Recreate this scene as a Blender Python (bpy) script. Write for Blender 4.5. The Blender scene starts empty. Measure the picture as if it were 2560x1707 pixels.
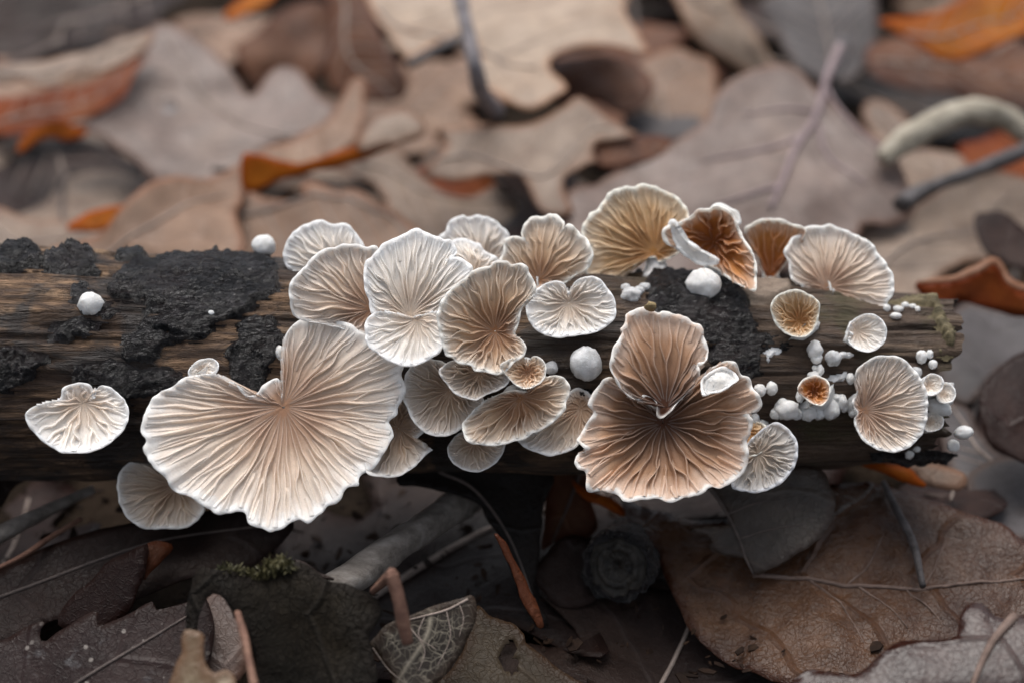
import bpy, math, random
import numpy as np
from mathutils import Vector
from mathutils.geometry import delaunay_2d_cdt

# ------------------------------------------------------------------ camera, world, sun, exposure
U = 0.01                       # all builders work in centimetres; meshes are written in metres
sc = bpy.context.scene
col = sc.collection
PITCH = math.radians(30.0)
FOC = 2560 * 50 / 36.0         # focal length in photograph pixels (50 mm on a 36 mm sensor)
FWD = np.array([0, math.cos(PITCH), -math.sin(PITCH)])
UPV = np.array([0, math.sin(PITCH), math.cos(PITCH)])
RGT = np.array([1.0, 0, 0])
AX_Z = 2.2                     # height of the log's axis above the soil
def ray(px, py):
    return FWD + RGT * (px - 1280) / FOC - UPV * (py - 853.5) / FOC
CAM = np.array([0, 0, AX_Z]) - 15.0 * ray(1280, 925)
cam_d = bpy.data.cameras.new('camera')
cam = bpy.data.objects.new('camera', cam_d); col.objects.link(cam)
cam.location = CAM * U
cam.rotation_euler = (math.pi / 2 - PITCH, 0, 0)
cam_d.lens = 50; cam_d.sensor_width = 36; cam_d.sensor_fit = 'HORIZONTAL'
cam_d.clip_start = 0.005; cam_d.clip_end = 200
cam_d.dof.use_dof = True
cam_d.dof.focus_distance = 13.6 * U
cam_d.dof.aperture_fstop = 15.5
sc.camera = cam

SUN_EL, SUN_AZ = math.radians(72), math.radians(-20)   # azimuth from +Y (behind the log) towards -X
w = bpy.data.worlds.new('World'); sc.world = w; w.use_nodes = True
wn, wl = w.node_tree.nodes, w.node_tree.links
sky = wn.new('ShaderNodeTexSky'); sky.sky_type = 'NISHITA'; sky.sun_disc = False
sky.sun_elevation = SUN_EL; sky.sun_rotation = SUN_AZ
sky.air_density = 1.0; sky.dust_density = 4.0; sky.ozone_density = 1.0
hs = wn.new('ShaderNodeHueSaturation'); hs.inputs['Saturation'].default_value = 0.40
wl.new(sky.outputs[0], hs.inputs['Color'])
wl.new(hs.outputs[0], wn['Background'].inputs['Color'])
wn['Background'].inputs['Strength'].default_value = 0.078
sd = bpy.data.lights.new('sun', 'SUN'); sd.energy = 1.3; sd.angle = math.radians(50); sd.color = (1.0, 0.975, 0.94)
sun = bpy.data.objects.new('sun', sd); col.objects.link(sun)
sdir = Vector((math.sin(SUN_AZ) * math.cos(SUN_EL), math.cos(SUN_AZ) * math.cos(SUN_EL), math.sin(SUN_EL)))
sun.rotation_euler = sdir.to_track_quat('Z', 'Y').to_euler()
vs = sc.view_settings
vs.view_transform = 'Standard'; vs.look = 'None'; vs.gamma = 1.0; vs.use_curve_mapping = False
vs.exposure = 0.95
sc.cycles.use_denoising = True
sc.cycles.max_bounces = 5; sc.cycles.diffuse_bounces = 3; sc.cycles.glossy_bounces = 2
sc.cycles.transparent_max_bounces = 8

# ------------------------------------------------------------------ numeric helpers
rng = np.random.default_rng(7)
random.seed(7)
_perm = rng.permutation(256); _perm = np.concatenate([_perm, _perm, _perm])
_grad = rng.normal(size=(256, 3)); _grad /= np.linalg.norm(_grad, axis=1)[:, None]
def noise(p):
    """gradient noise, p (...,3) -> (...,) in about -1..1"""
    p = np.asarray(p, float); i = np.floor(p).astype(int); f = p - i
    w3 = f * f * f * (f * (f * 6 - 15) + 10)
    out = 0
    for dx in (0, 1):
        for dy in (0, 1):
            for dz in (0, 1):
                h = _perm[_perm[_perm[(i[..., 0] + dx) & 255] + ((i[..., 1] + dy) & 255)] + ((i[..., 2] + dz) & 255)]
                g = _grad[h]
                d = g[..., 0] * (f[..., 0] - dx) + g[..., 1] * (f[..., 1] - dy) + g[..., 2] * (f[..., 2] - dz)
                wt = (w3[..., 0] if dx else 1 - w3[..., 0]) * (w3[..., 1] if dy else 1 - w3[..., 1]) * (w3[..., 2] if dz else 1 - w3[..., 2])
                out = out + wt * d
    return out * 1.6
def fbm(p, o=4, g=0.5):
    p = np.asarray(p, float); s = 0; a = 1.0
    for k in range(o):
        s = s + a * noise(p * 2 ** k + 17.3 * k); a *= g
    return s
def sstep(a, b, x):
    t = np.clip((np.asarray(x, float) - a) / (b - a), 0, 1); return t * t * (3 - 2 * t)
def unit(v): v = np.asarray(v, float); return v / np.linalg.norm(v)
def at_z(px, py, z):
    d = ray(px, py); return CAM + d * (z - CAM[2]) / d[2]
def at_plane(px, py, p0, n):
    d = ray(px, py); return CAM + d * np.dot(p0 - CAM, n) / np.dot(d, n)
def smooth_closed(P, n=5):
    P = np.asarray(P, float); N = len(P); out = []
    for i in range(N):
        a, b, c, d = P[i - 1], P[i], P[(i + 1) % N], P[(i + 2) % N]
        for k in range(n):
            t = k / n
            out.append(0.5 * (2 * b + (c - a) * t + (2 * a - 5 * b + 4 * c - d) * t * t + (3 * b - a - 3 * c + d) * t ** 3))
    return np.array(out)
def smooth_open(P, n=6):
    P = np.asarray(P, float)
    Q = np.vstack([2 * P[0] - P[1], P, 2 * P[-1] - P[-2]]); out = []
    for i in range(1, len(Q) - 2):
        a, b, c, d = Q[i - 1], Q[i], Q[i + 1], Q[i + 2]
        for k in range(n):
            t = k / n
            out.append(0.5 * (2 * b + (c - a) * t + (2 * a - 5 * b + 4 * c - d) * t * t + (3 * b - a - 3 * c + d) * t ** 3))
    out.append(P[-1]); return np.array(out)
def resample_closed(P, n):
    Q = np.vstack([P, P[:1]]); L = np.concatenate([[0], np.cumsum(np.linalg.norm(np.diff(Q, axis=0), axis=1))])
    s = np.linspace(0, L[-1], n, endpoint=False)
    return np.stack([np.interp(s, L, Q[:, k]) for k in range(Q.shape[1])], 1), L[-1]
def in_poly(x, y, P):
    x = np.asarray(x); y = np.asarray(y); c = np.zeros(x.shape, bool); j = len(P) - 1
    for i in range(len(P)):
        xi, yi, xj, yj = P[i][0], P[i][1], P[j][0], P[j][1]
        if yi != yj:
            c ^= ((yi > y) != (yj > y)) & (x < (xj - xi) * (y - yi) / (yj - yi) + xi)
        j = i
    return c
def poly_dist(x, y, P):
    """signed distance, positive inside"""
    d = np.full(np.shape(x), 1e9)
    for i in range(len(P)):
        ax, ay = P[i - 1][0], P[i - 1][1]; bx, by = P[i][0], P[i][1]
        vx, vy = bx - ax, by - ay; L = vx * vx + vy * vy + 1e-12
        t = np.clip(((x - ax) * vx + (y - ay) * vy) / L, 0, 1)
        d = np.minimum(d, np.hypot(x - ax - t * vx, y - ay - t * vy))
    return np.where(in_poly(x, y, P), d, -d)

# zoomed views of the photograph in which outlines were read: (x0, y0, scale)
ZV = dict(A=(0, 550, 3.357), B=(650, 500, 4.694), C=(1050, 500, 4.694), D=(1450, 430, 4.694), E=(1880, 540, 3.92), F=(280, 800, 2.904),
          G=(900, 830, 3.92), H=(1400, 740, 3.0156), I=(1850, 840, 3.733), J=(0, 1140, 2.765), K=(700, 1140, 2.765), L=(1400, 1140, 2.0276),
          M=(0, 0, 2.45), N=(800, 0, 2.45), O=(1600, 0, 2.45), Q=(2060, 500, 1.96), V=(0, 0, 0.91875), P=(0, 0, 1.0))
def Z(view, s):
    """'x,y x,y ...' in a view -> photograph pixels; a leading letter on a point switches the view"""
    out = []
    for tok in s.split():
        if tok[0].isalpha(): view = tok[0]; tok = tok[1:]
        x, y = tok.split(','); x0, y0, k = ZV[view]
        out.append((x0 + float(x) / k, y0 + float(y) / k))
    return out

# ------------------------------------------------------------------ object helpers
def mesh_obj(name, V, F, mat, parent=None, attrs=None, smooth=True):
    me = bpy.data.meshes.new(name)
    V = np.asarray(V, float) * U
    me.from_pydata(V.tolist(), [], [list(map(int, f)) for f in F] if not isinstance(F, list) else F)
    if attrs:
        for k, a in attrs.items():
            a = np.asarray(a, np.float32)
            if a.ndim == 1:
                at = me.attributes.new(k, 'FLOAT', 'POINT'); at.data.foreach_set('value', a)
            else:
                at = me.attributes.new(k, 'FLOAT_VECTOR', 'POINT'); at.data.foreach_set('vector', a.ravel())
    me.materials.append(mat)
    if smooth: me.polygons.foreach_set('use_smooth', [True] * len(me.polygons))
    me.update()
    o = bpy.data.objects.new(name, me); col.objects.link(o)
    if parent: o.parent = parent
    return o
def tag(o, label, cat, group=None):
    o['label'] = label; o['category'] = cat
    if group: o['group'] = group
    return o
def empty(name, loc):
    """an Empty at a thing's base; its parts are written in world coordinates and shifted back"""
    o = bpy.data.objects.new(name, None); col.objects.link(o); o.location = np.asarray(loc) * U
    o.empty_display_size = 0.005
    return o
def part(name, V, F, mat, root, attrs=None, smooth=True):
    base = np.array(root.location) / U
    p = root
    while p.parent: p = p.parent; base = base + np.array(p.location) / U
    return mesh_obj(name, np.asarray(V) - base, F, mat, root, attrs, smooth)
def tube_geo(P, R, sides=10, rough=0.0, seed=0.0, cap=True):
    P = np.asarray(P, float); n = len(P); R = np.broadcast_to(np.asarray(R, float), (n,))
    T = np.gradient(P, axis=0); T /= np.linalg.norm(T, axis=1)[:, None] + 1e-12
    ref = np.array([0.13, 0.21, 0.97]) if abs(unit(T[n // 2])[2]) < 0.85 else np.array([1.0, 0.1, 0])
    A = np.cross(T, ref); A /= np.linalg.norm(A, axis=1)[:, None] + 1e-12
    B = np.cross(T, A)
    a = np.linspace(0, 2 * math.pi, sides, endpoint=False)
    off = A[:, None, :] * np.cos(a)[None, :, None] + B[:, None, :] * np.sin(a)[None, :, None]
    r = np.repeat(R[:, None], sides, 1)
    if rough:
        r = r * (1 + rough * fbm(np.concatenate([off * 1.2, ], 2) + P[:, None, :] * np.array([2.2, 2.2, 2.2]) + seed, 3))
    V = (P[:, None, :] + off * r[:, :, None]).reshape(-1, 3)
    F = [(i * sides + j, i * sides + (j + 1) % sides, (i + 1) * sides + (j + 1) % sides, (i + 1) * sides + j) for i in range(n - 1) for j in range(sides)]
    if cap:
        V = np.vstack([V, P[:1], P[-1:]]); m = n * sides
        F += [(m, (j + 1) % sides, j) for j in range(sides)] + [(m + 1, (n - 1) * sides + j, (n - 1) * sides + (j + 1) % sides) for j in range(sides)]
    return V, F

# ------------------------------------------------------------------ material helpers
def new_mat(name):
    m = bpy.data.materials.new(name); m.use_nodes = True
    nt = m.node_tree; return m, nt.nodes, nt.links, nt.nodes['Principled BSDF']
class NB:
    """small node builder"""
    def __init__(s, nodes, links): s.n, s.l = nodes, links
    def put(s, sock, v):
        if hasattr(v, 'node') or isinstance(v, bpy.types.NodeSocket): s.l.new(v, sock)
        elif isinstance(v, (tuple, list)): sock.default_value = (*v, 1.0) if len(v) == 3 and sock.type == 'RGBA' else v
        else: sock.default_value = v
    def attr(s, name):
        a = s.n.new('ShaderNodeAttribute'); a.attribute_name = name; return a
    def pos(s, scale=(1, 1, 1), source=None):
        if source is None:
            g = s.n.new('ShaderNodeNewGeometry'); source = g.outputs['Position']; f = 1 / U
        else: f = 1.0
        m = s.n.new('ShaderNodeVectorMath'); m.operation = 'MULTIPLY'
        s.l.new(source, m.inputs[0]); m.inputs[1].default_value = tuple(x * f for x in scale); return m.outputs[0]
    def noise(s, vec, scale, detail=4, rough=0.55, dist=0.0):
        t = s.n.new('ShaderNodeTexNoise'); s.l.new(vec, t.inputs['Vector'])
        t.inputs['Scale'].default_value = scale; t.inputs['Detail'].default_value = detail
        t.inputs['Roughness'].default_value = rough; t.inputs['Distortion'].default_value = dist; return t.outputs['Fac']
    def voro(s, vec, scale, feature='DISTANCE_TO_EDGE'):
        t = s.n.new('ShaderNodeTexVoronoi'); t.feature = feature; s.l.new(vec, t.inputs['Vector']); t.inputs['Scale'].default_value = scale
        return t.outputs['Distance']
    def ramp(s, fac, stops):
        r = s.n.new('ShaderNodeValToRGB'); e = r.color_ramp.elements
        while len(e) < len(stops): e.new(0.5)
        for k, (p, c) in enumerate(stops):
            e[k].position = p; e[k].color = (*c, 1) if not isinstance(c, (int, float)) else (c, c, c, 1)
        s.put(r.inputs['Fac'], fac); return r.outputs['Color']
    def mix(s, fac, a, b, mode='MIX'):
        m = s.n.new('ShaderNodeMix'); m.data_type = 'RGBA'; m.blend_type = mode
        s.put(m.inputs[0], fac); s.put(m.inputs[6], a); s.put(m.inputs[7], b); return m.outputs[2]
    def math(s, op, a, b=0.0):
        m = s.n.new('ShaderNodeMath'); m.operation = op; s.put(m.inputs[0], a); s.put(m.inputs[1], b); return m.outputs[0]
    def bump(s, h, strength, dist_cm, normal=None):
        b = s.n.new('ShaderNodeBump'); s.put(b.inputs['Height'], h); b.inputs['Strength'].default_value = strength
        b.inputs['Distance'].default_value = dist_cm * U
        if normal is not None: s.l.new(normal, b.inputs['Normal'])
        return b.outputs[0]

def mushroom_mat(name, cen, mid, rim, rim_at=(0.72, 0.99), sss=0.45, cen_to=0.55, cen_from=0.02):
    m, n, l, bs = new_mat(name); b = NB(n, l)
    rad = b.attr('rad').outputs['Fac']; t = b.attr('rimt').outputs['Fac']; e = b.attr('edge').outputs['Fac']
    pos = b.pos()
    nz = b.noise(pos, 3.0, 4)
    radn = b.math('ADD', rad, b.math('MULTIPLY', b.math('SUBTRACT', nz, 0.5), 0.35))
    body = b.ramp(radn, [(cen_from, cen), ((cen_from + cen_to) / 2, tuple(0.62 * a + 0.38 * b_ for a, b_ in zip(cen, mid))), (cen_to, mid)])
    tn = b.math('ADD', t, b.math('MULTIPLY', b.math('SUBTRACT', b.noise(pos, 7.0, 3), 0.5), 0.22))
    c = b.mix(b.ramp(tn, [(rim_at[0] - 0.2, 0.0), (rim_at[0] + 0.6 * (rim_at[1] - rim_at[0]), 0.35), (rim_at[1], 1.0)]), body, rim)
    edge_col = b.mix(0.5, c, rim)
    c = b.mix(b.math('MULTIPLY', e, 0.25), c, edge_col)
    fine = b.noise(pos, 60.0, 3)
    c = b.mix(1.0, c, b.ramp(fine, [(0.25, 0.86), (0.75, 1.0)]), 'MULTIPLY')
    l.new(c, bs.inputs['Base Color'])
    bs.inputs['Roughness'].default_value = 0.62
    bs.inputs['Specular IOR Level'].default_value = 0.3
    bs.inputs['Subsurface Weight'].default_value = sss
    bs.subsurface_method = 'BURLEY'
    bs.inputs['Subsurface Radius'].default_value = (1.0, 0.85, 0.72)
    bs.inputs['Subsurface Scale'].default_value = 0.08 * U
    h = b.math('ADD', b.math('MULTIPLY', b.noise(pos, 26.0, 4), 1.0), b.math('MULTIPLY', fine, 0.6))
    l.new(b.bump(h, 0.35, 0.012), bs.inputs['Normal'])
    return m

MM = dict(
    cream=mushroom_mat('gills_cream', (0.38, 0.20, 0.115), (0.77, 0.61, 0.48), (0.88, 0.86, 0.83)),
    pale=mushroom_mat('gills_pale', (0.60, 0.46, 0.35), (0.82, 0.74, 0.655), (0.88, 0.87, 0.86), (0.6, 0.98)),
    tan=mushroom_mat('gills_tan', (0.36, 0.17, 0.08), (0.62, 0.43, 0.28), (0.87, 0.84, 0.78)),
    amber=mushroom_mat('gills_amber', (0.48, 0.22, 0.06), (0.66, 0.44, 0.24), (0.88, 0.85, 0.76), (0.84, 0.99)),
    rust=mushroom_mat('gills_rust', (0.34, 0.10, 0.02), (0.50, 0.20, 0.05), (0.88, 0.84, 0.77), (0.90, 0.985), cen_to=0.7),
    brown=mushroom_mat('gills_brown', (0.075, 0.024, 0.009), (0.64, 0.37, 0.215), (0.87, 0.83, 0.78), (0.88, 0.995), cen_to=0.85, cen_from=0.10, sss=0.35),
    shade=mushroom_mat('gills_shaded', (0.34, 0.21, 0.13), (0.52, 0.40, 0.30), (0.78, 0.75, 0.72)),  # darker gills for the low caps: shade from above put into the colour
    white=mushroom_mat('cap_white', (0.80, 0.76, 0.70), (0.85, 0.82, 0.78), (0.88, 0.87, 0.85)),
    grey=mushroom_mat('gills_grey', (0.40, 0.30, 0.22), (0.48, 0.43, 0.38), (0.70, 0.70, 0.72), (0.85, 0.99)),
)
def felt_mat(name, c1, c2, sc_=14.0):
    m, n, l, bs = new_mat(name); b = NB(n, l); pos = b.pos()
    l.new(b.ramp(b.noise(pos, sc_, 5, 0.6), [(0.3, c1), (0.65, c2)]), bs.inputs['Base Color'])
    bs.inputs['Roughness'].default_value = 0.9; bs.inputs['Specular IOR Level'].default_value = 0.15
    bs.subsurface_method = 'BURLEY'; bs.inputs['Subsurface Weight'].default_value = 0.3; bs.inputs['Subsurface Radius'].default_value = (1, 0.7, 0.5)
    bs.inputs['Subsurface Scale'].default_value = 0.05 * U
    l.new(b.bump(b.noise(pos, 55.0, 5, 0.7), 0.8, 0.02), bs.inputs['Normal'])
    return m
M_FELT = felt_mat('white_felt', (0.72, 0.71, 0.68), (0.89, 0.88, 0.87))
M_FELT_GREY = felt_mat('grey_white_felt', (0.42, 0.42, 0.42), (0.78, 0.78, 0.79), 9.0)

def leaf_mat(name, c1, c2, c3, rough=0.46, spec=0.5, trans=0.12, spots=0.0, vein=0.25, scale=1.0, netb=0.22, netc=None, net_amt=0.0, wrinkle=0.35):
    m, n, l, bs = new_mat(name); b = NB(n, l)
    uv = b.attr('luv').outputs['Vector']
    g = b.pos()
    big = b.noise(uv, 0.55 * scale, 4, 0.6, 0.6); med = b.noise(uv, 2.6 * scale, 5, 0.62); fine = b.noise(uv, 22.0, 4, 0.65)
    c = b.ramp(big, [(0.33, c1), (0.52, c2), (0.68, c3)])
    c = b.mix(b.ramp(med, [(0.38, 0.0), (0.72, 0.55)]), c, tuple(x * 0.55 for x in c1))
    c = b.mix(1.0, c, b.ramp(fine, [(0.25, 0.72), (0.75, 1.08)]), 'MULTIPLY')
    sep = n.new('ShaderNodeSeparateXYZ'); l.new(uv, sep.inputs[0])
    av = b.math('ABSOLUTE', sep.outputs['Y'])
    # lateral veins: slanted stripes on each side of the midrib
    ph = b.math('ADD', b.math('SUBTRACT', sep.outputs['X'], b.math('MULTIPLY', av, 0.85)), b.math('MULTIPLY', b.noise(uv, 0.8, 2), 0.8))
    saw = b.math('PINGPONG', ph, 0.55)
    veinm = b.ramp(b.math('DIVIDE', saw, 0.55), [(0.0, 1.0), (0.09, 0.0)])
    dv = n.new('ShaderNodeVectorMath'); dv.operation = 'MULTIPLY_ADD'
    nzc = n.new('ShaderNodeTexNoise'); nzc.inputs['Scale'].default_value = 4.0; l.new(uv, nzc.inputs['Vector'])
    l.new(nzc.outputs['Color'], dv.inputs[0]); dv.inputs[1].default_value = (0.3, 0.3, 0.3); l.new(uv, dv.inputs[2]); uvd = dv.outputs[0]
    net = b.ramp(b.voro(uvd, 5.0), [(0.0, 1.0), (0.03, 0.0)])
    net2 = b.ramp(b.voro(uvd, 13.0), [(0.0, 1.0), (0.08, 0.0)])
    c = b.mix(b.math('MULTIPLY', veinm, vein), c, tuple(min(1, x * 1.5 + 0.03) for x in c2))
    if netc is not None:
        nn = b.math('MAXIMUM', net, b.math('MULTIPLY', net2, 0.45))
        nn = b.math('MULTIPLY', b.math('MAXIMUM', nn, veinm), b.ramp(med, [(0.3, 0.25), (0.6, 1.0)]))
        c = b.mix(b.math('MULTIPLY', nn, net_amt), c, netc)
    if spots:
        sp = b.ramp(b.voro(uv, 7.0, 'F1'), [(0.12, 1.0), (0.17, 0.0)])
        c = b.mix(b.math('MULTIPLY', sp, spots), c, (0.45, 0.40, 0.36))
        sp2 = b.ramp(b.noise(uv, 5.0, 5, 0.7), [(0.58, 0.0), (0.70, 1.0)])
        c = b.mix(b.math('MULTIPLY', sp2, spots * 0.45), c, (0.30, 0.30, 0.31))
    ld = b.attr('ldist').outputs['Fac']
    em = b.ramp(b.math('SUBTRACT', b.math('ADD', ld, b.math('MULTIPLY', med, 0.18)), 0.08), [(0.03, 0.75), (0.14, 0.0)])
    c = b.mix(em, c, tuple(x * k for x, k in zip(c1, (0.95, 0.62, 0.42))))
    blot = b.ramp(b.noise(uv, 1.1 * scale, 5, 0.6, 1.0), [(0.55, 0.0), (0.68, 0.6)])
    c = b.mix(blot, c, tuple(x * k for x, k in zip(c1, (0.85, 0.75, 0.68))))
    l.new(c, bs.inputs['Base Color'])
    l.new(b.ramp(b.noise(g, 1.6, 4), [(0.3, rough * 0.72), (0.7, min(1, rough * 1.25))]), bs.inputs['Roughness'])
    bs.inputs['Specular IOR Level'].default_value = spec
    if rough < 0.3: bs.inputs['Coat Weight'].default_value = 0.12; bs.inputs['Coat Roughness'].default_value = 0.16
    if trans:
        bs.inputs['Subsurface Weight'].default_value = 0.0
        tr = n.new('ShaderNodeBsdfTranslucent'); l.new(c, tr.inputs['Color'])
        mx = n.new('ShaderNodeMixShader'); mx.inputs[0].default_value = trans
        l.new(bs.outputs[0], mx.inputs[1]); l.new(tr.outputs[0], mx.inputs[2]); l.new(mx.outputs[0], n['Material Output'].inputs['Surface'])
    hh = b.math('ADD', b.math('MULTIPLY', veinm, 0.7), b.math('ADD', b.math('MULTIPLY', net2, netb), b.math('MULTIPLY', med, 1.6)))
    hh = b.math('ADD', hh, b.math('MULTIPLY', fine, 0.35))
    l.new(b.bump(hh, wrinkle, 0.06), bs.inputs['Normal'])
    return m
LM = dict(
    greybeige=leaf_mat('leaf_grey_beige', (0.1596, 0.1064, 0.0869), (0.252, 0.1813, 0.153), (0.3108, 0.2246, 0.182)),
    tan=leaf_mat('leaf_tan', (0.2271, 0.13, 0.0799), (0.3582, 0.2246, 0.1522), (0.4193, 0.2758, 0.1903), spec=0.32),
    beige=leaf_mat('leaf_beige', (0.4048, 0.2861, 0.2033), (0.528, 0.3987, 0.3001), (0.572, 0.442, 0.3485), vein=0.1, spec=0.3),
    pinkish=leaf_mat('leaf_pinkish', (0.2184, 0.148, 0.109), (0.3444, 0.252, 0.188), (0.3948, 0.292, 0.2218), vein=0.15, spec=0.32),
    bluegrey=leaf_mat('leaf_blue_grey', (0.0802, 0.0696, 0.0697), (0.1179, 0.1056, 0.1077), (0.1415, 0.1258, 0.1267), rough=0.6, spec=0.3),
    orange=leaf_mat('leaf_orange', (0.3758, 0.0955, 0.0069), (0.5746, 0.174, 0.0115), (0.6409, 0.2357, 0.0202), trans=0.25, spec=0.12),
    rust=leaf_mat('leaf_rust', (0.1534, 0.03, 0.0053), (0.2706, 0.061, 0.0098), (0.3248, 0.0933, 0.0178), trans=0.2, spec=0.12),
    brown=leaf_mat('leaf_brown', (0.0823, 0.0288, 0.0131), (0.1737, 0.0706, 0.0339), (0.2378, 0.1044, 0.0519), spec=0.2),
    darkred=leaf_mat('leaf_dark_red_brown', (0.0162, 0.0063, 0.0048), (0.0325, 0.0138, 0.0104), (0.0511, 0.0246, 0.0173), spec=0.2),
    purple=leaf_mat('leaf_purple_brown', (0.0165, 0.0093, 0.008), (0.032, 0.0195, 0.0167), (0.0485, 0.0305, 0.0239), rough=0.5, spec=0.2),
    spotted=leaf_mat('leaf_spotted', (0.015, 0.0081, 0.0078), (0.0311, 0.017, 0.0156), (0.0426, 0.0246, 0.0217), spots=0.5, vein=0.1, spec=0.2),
    wet=leaf_mat('leaf_wet', (0.0453, 0.0167, 0.0074), (0.095, 0.0426, 0.0208), (0.1487, 0.071, 0.0356), rough=0.30, spec=0.4, trans=0.05, wrinkle=0.7, netb=0.07),
    wetred=leaf_mat('leaf_wet_red', (0.0226, 0.0074, 0.0048), (0.0484, 0.0186, 0.0126), (0.0709, 0.0341, 0.0241), rough=0.24, spec=0.5, trans=0.05, wrinkle=0.5, netb=0.07),
    greyleaf=leaf_mat('leaf_grey', (0.0411, 0.0316, 0.0256), (0.074, 0.0569, 0.045), (0.0959, 0.0738, 0.0588), scale=1.6),
    skeleton=leaf_mat('leaf_skeleton', (0.0307, 0.0244, 0.0198), (0.0514, 0.0415, 0.0339), (0.0685, 0.056, 0.0447), netc=(0.40, 0.35, 0.27), net_amt=0.75, spec=0.2),
    paleskel=leaf_mat('leaf_pale_skeleton', (0.1316, 0.0843, 0.045), (0.2105, 0.1476, 0.0818), (0.2543, 0.1855, 0.1146), netc=(0.60, 0.51, 0.37), net_amt=0.7),
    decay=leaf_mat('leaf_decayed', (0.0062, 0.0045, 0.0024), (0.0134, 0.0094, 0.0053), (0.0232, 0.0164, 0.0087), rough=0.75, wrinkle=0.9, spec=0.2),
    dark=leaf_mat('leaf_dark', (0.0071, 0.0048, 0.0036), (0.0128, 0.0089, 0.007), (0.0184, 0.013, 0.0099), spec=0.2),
    olive=leaf_mat('leaf_olive', (0.0348, 0.0232, 0.013), (0.058, 0.0402, 0.0238), (0.0743, 0.0536, 0.0325), spec=0.2),
)
def stick_mat(name, c1, c2, c3, sc_=1.0, rough=0.7, bump=0.6):
    m, n, l, bs = new_mat(name); b = NB(n, l); uv = b.pos((2.0, 6.0, 6.0))
    c = b.ramp(b.noise(uv, 1.2 * sc_, 5, 0.65), [(0.3, c1), (0.52, c2), (0.72, c3)])
    l.new(c, bs.inputs['Base Color']); bs.inputs['Roughness'].default_value = rough
    l.new(b.bump(b.noise(uv, 5 * sc_, 5, 0.7), bump, 0.04), bs.inputs['Normal'])
    return m
SM = dict(
    grey=stick_mat('stick_grey', (0.10, 0.085, 0.07), (0.24, 0.21, 0.185), (0.36, 0.33, 0.30)),
    pale=stick_mat('stick_pale', (0.22, 0.19, 0.14), (0.42, 0.37, 0.29), (0.52, 0.47, 0.38)),
    dark=stick_mat('stick_dark', (0.03, 0.025, 0.025), (0.075, 0.065, 0.065), (0.15, 0.135, 0.14), rough=0.45),
    mauve=stick_mat('stick_mauve', (0.13, 0.115, 0.12), (0.24, 0.215, 0.225), (0.31, 0.285, 0.29)),
    redbrown=stick_mat('stick_redbrown', (0.10, 0.045, 0.03), (0.18, 0.09, 0.06), (0.26, 0.15, 0.10)),
    straw=stick_mat('stick_straw', (0.18, 0.12, 0.05), (0.34, 0.25, 0.12), (0.46, 0.36, 0.2)),
)
MIDRIB = dict(wet=stick_mat('midrib_wet', (0.10, 0.065, 0.05), (0.18, 0.12, 0.095), (0.24, 0.17, 0.14)), light=stick_mat('midrib_light', (0.22, 0.17, 0.14), (0.34, 0.27, 0.23), (0.42, 0.34, 0.29)),
              mauve=stick_mat('midrib_mauve', (0.22, 0.16, 0.165), (0.30, 0.225, 0.23), (0.34, 0.26, 0.26)),
              dark=stick_mat('midrib_dark', (0.06, 0.045, 0.04), (0.11, 0.085, 0.075), (0.16, 0.12, 0.1)))

# ------------------------------------------------------------------ ground
m_soil, n, l, bs = new_mat('dark_soil'); b = NB(n, l); pos = b.pos()
l.new(b.ramp(b.noise(pos, 0.9, 6, 0.65), [(0.3, (0.010, 0.007, 0.005)), (0.7, (0.045, 0.03, 0.02))]), bs.inputs['Base Color'])
bs.inputs['Roughness'].default_value = 0.95; bs.inputs['Specular IOR Level'].default_value = 0.1
l.new(b.bump(b.noise(pos, 2.5, 6, 0.7), 1.0, 0.3), bs.inputs['Normal'])
gx = np.concatenate([[-5000, -800, -200], np.linspace(-60, 60, 61), [200, 800, 5000]]); gn = len(gx)
GX, GY = np.meshgrid(gx, gx, indexing='ij')
GZ = np.where((abs(GX) <= 60) & (abs(GY) <= 60), 0.25 * fbm(np.stack([GX * 0.12, GY * 0.12, GX * 0], -1), 3), 0)
o = mesh_obj('ground', np.stack([GX, GY, GZ - 0.35], -1).reshape(-1, 3),
             [(i * gn + j, (i + 1) * gn + j, (i + 1) * gn + j + 1, i * gn + j + 1) for i in range(gn - 1) for j in range(gn - 1)], m_soil)
o['kind'] = 'structure'

# ------------------------------------------------------------------ the log
X0, X1 = -9.0, 4.36
def axis_z(x): return AX_Z + 0.08 - 0.02 * (np.asarray(x, float) + 5) * 0.9
def log_R(x): return 1.22 - 0.034 * (np.asarray(x, float) + 5.4) + 0.05 * np.exp(-((np.asarray(x, float) - 1.6) / 1.5) ** 2)
def log_P(x, ph, dr=0.0):
    """ph: 0 faces the camera side (-Y), +90 up"""
    r = log_R(x) + dr
    return np.stack([x + 0 * ph, -r * np.cos(ph), axis_z(x) + r * np.sin(ph)], -1)
def on_log(px, py, dr=0.0):
    d = ray(px, py); x = 0.0
    for _ in range(6):
        R = float(log_R(x)) + dr; z0 = float(axis_z(x))
        oy, oz = CAM[1], CAM[2] - z0
        a = d[1] ** 2 + d[2] ** 2; bb = oy * d[1] + oz * d[2]; c = oy * oy + oz * oz - R * R
        disc = bb * bb - a * c
        t = (-bb - math.sqrt(disc)) / a if disc > 0 else -bb / a
        x = CAM[0] + d[0] * t
    p = CAM + d * t
    if disc <= 0:
        q = np.array([p[1], p[2] - z0]); q = q / np.linalg.norm(q) * R; p = np.array([p[0], q[0], q[1] + z0])
    return p
def log_uv(px, py):
    p = on_log(px, py); return p[0], math.atan2(p[2] - float(axis_z(p[0])), -p[1])
def log_nrm(p):
    v = np.array([0, p[1], p[2] - float(axis_z(p[0]))]); return unit(v)

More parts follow.
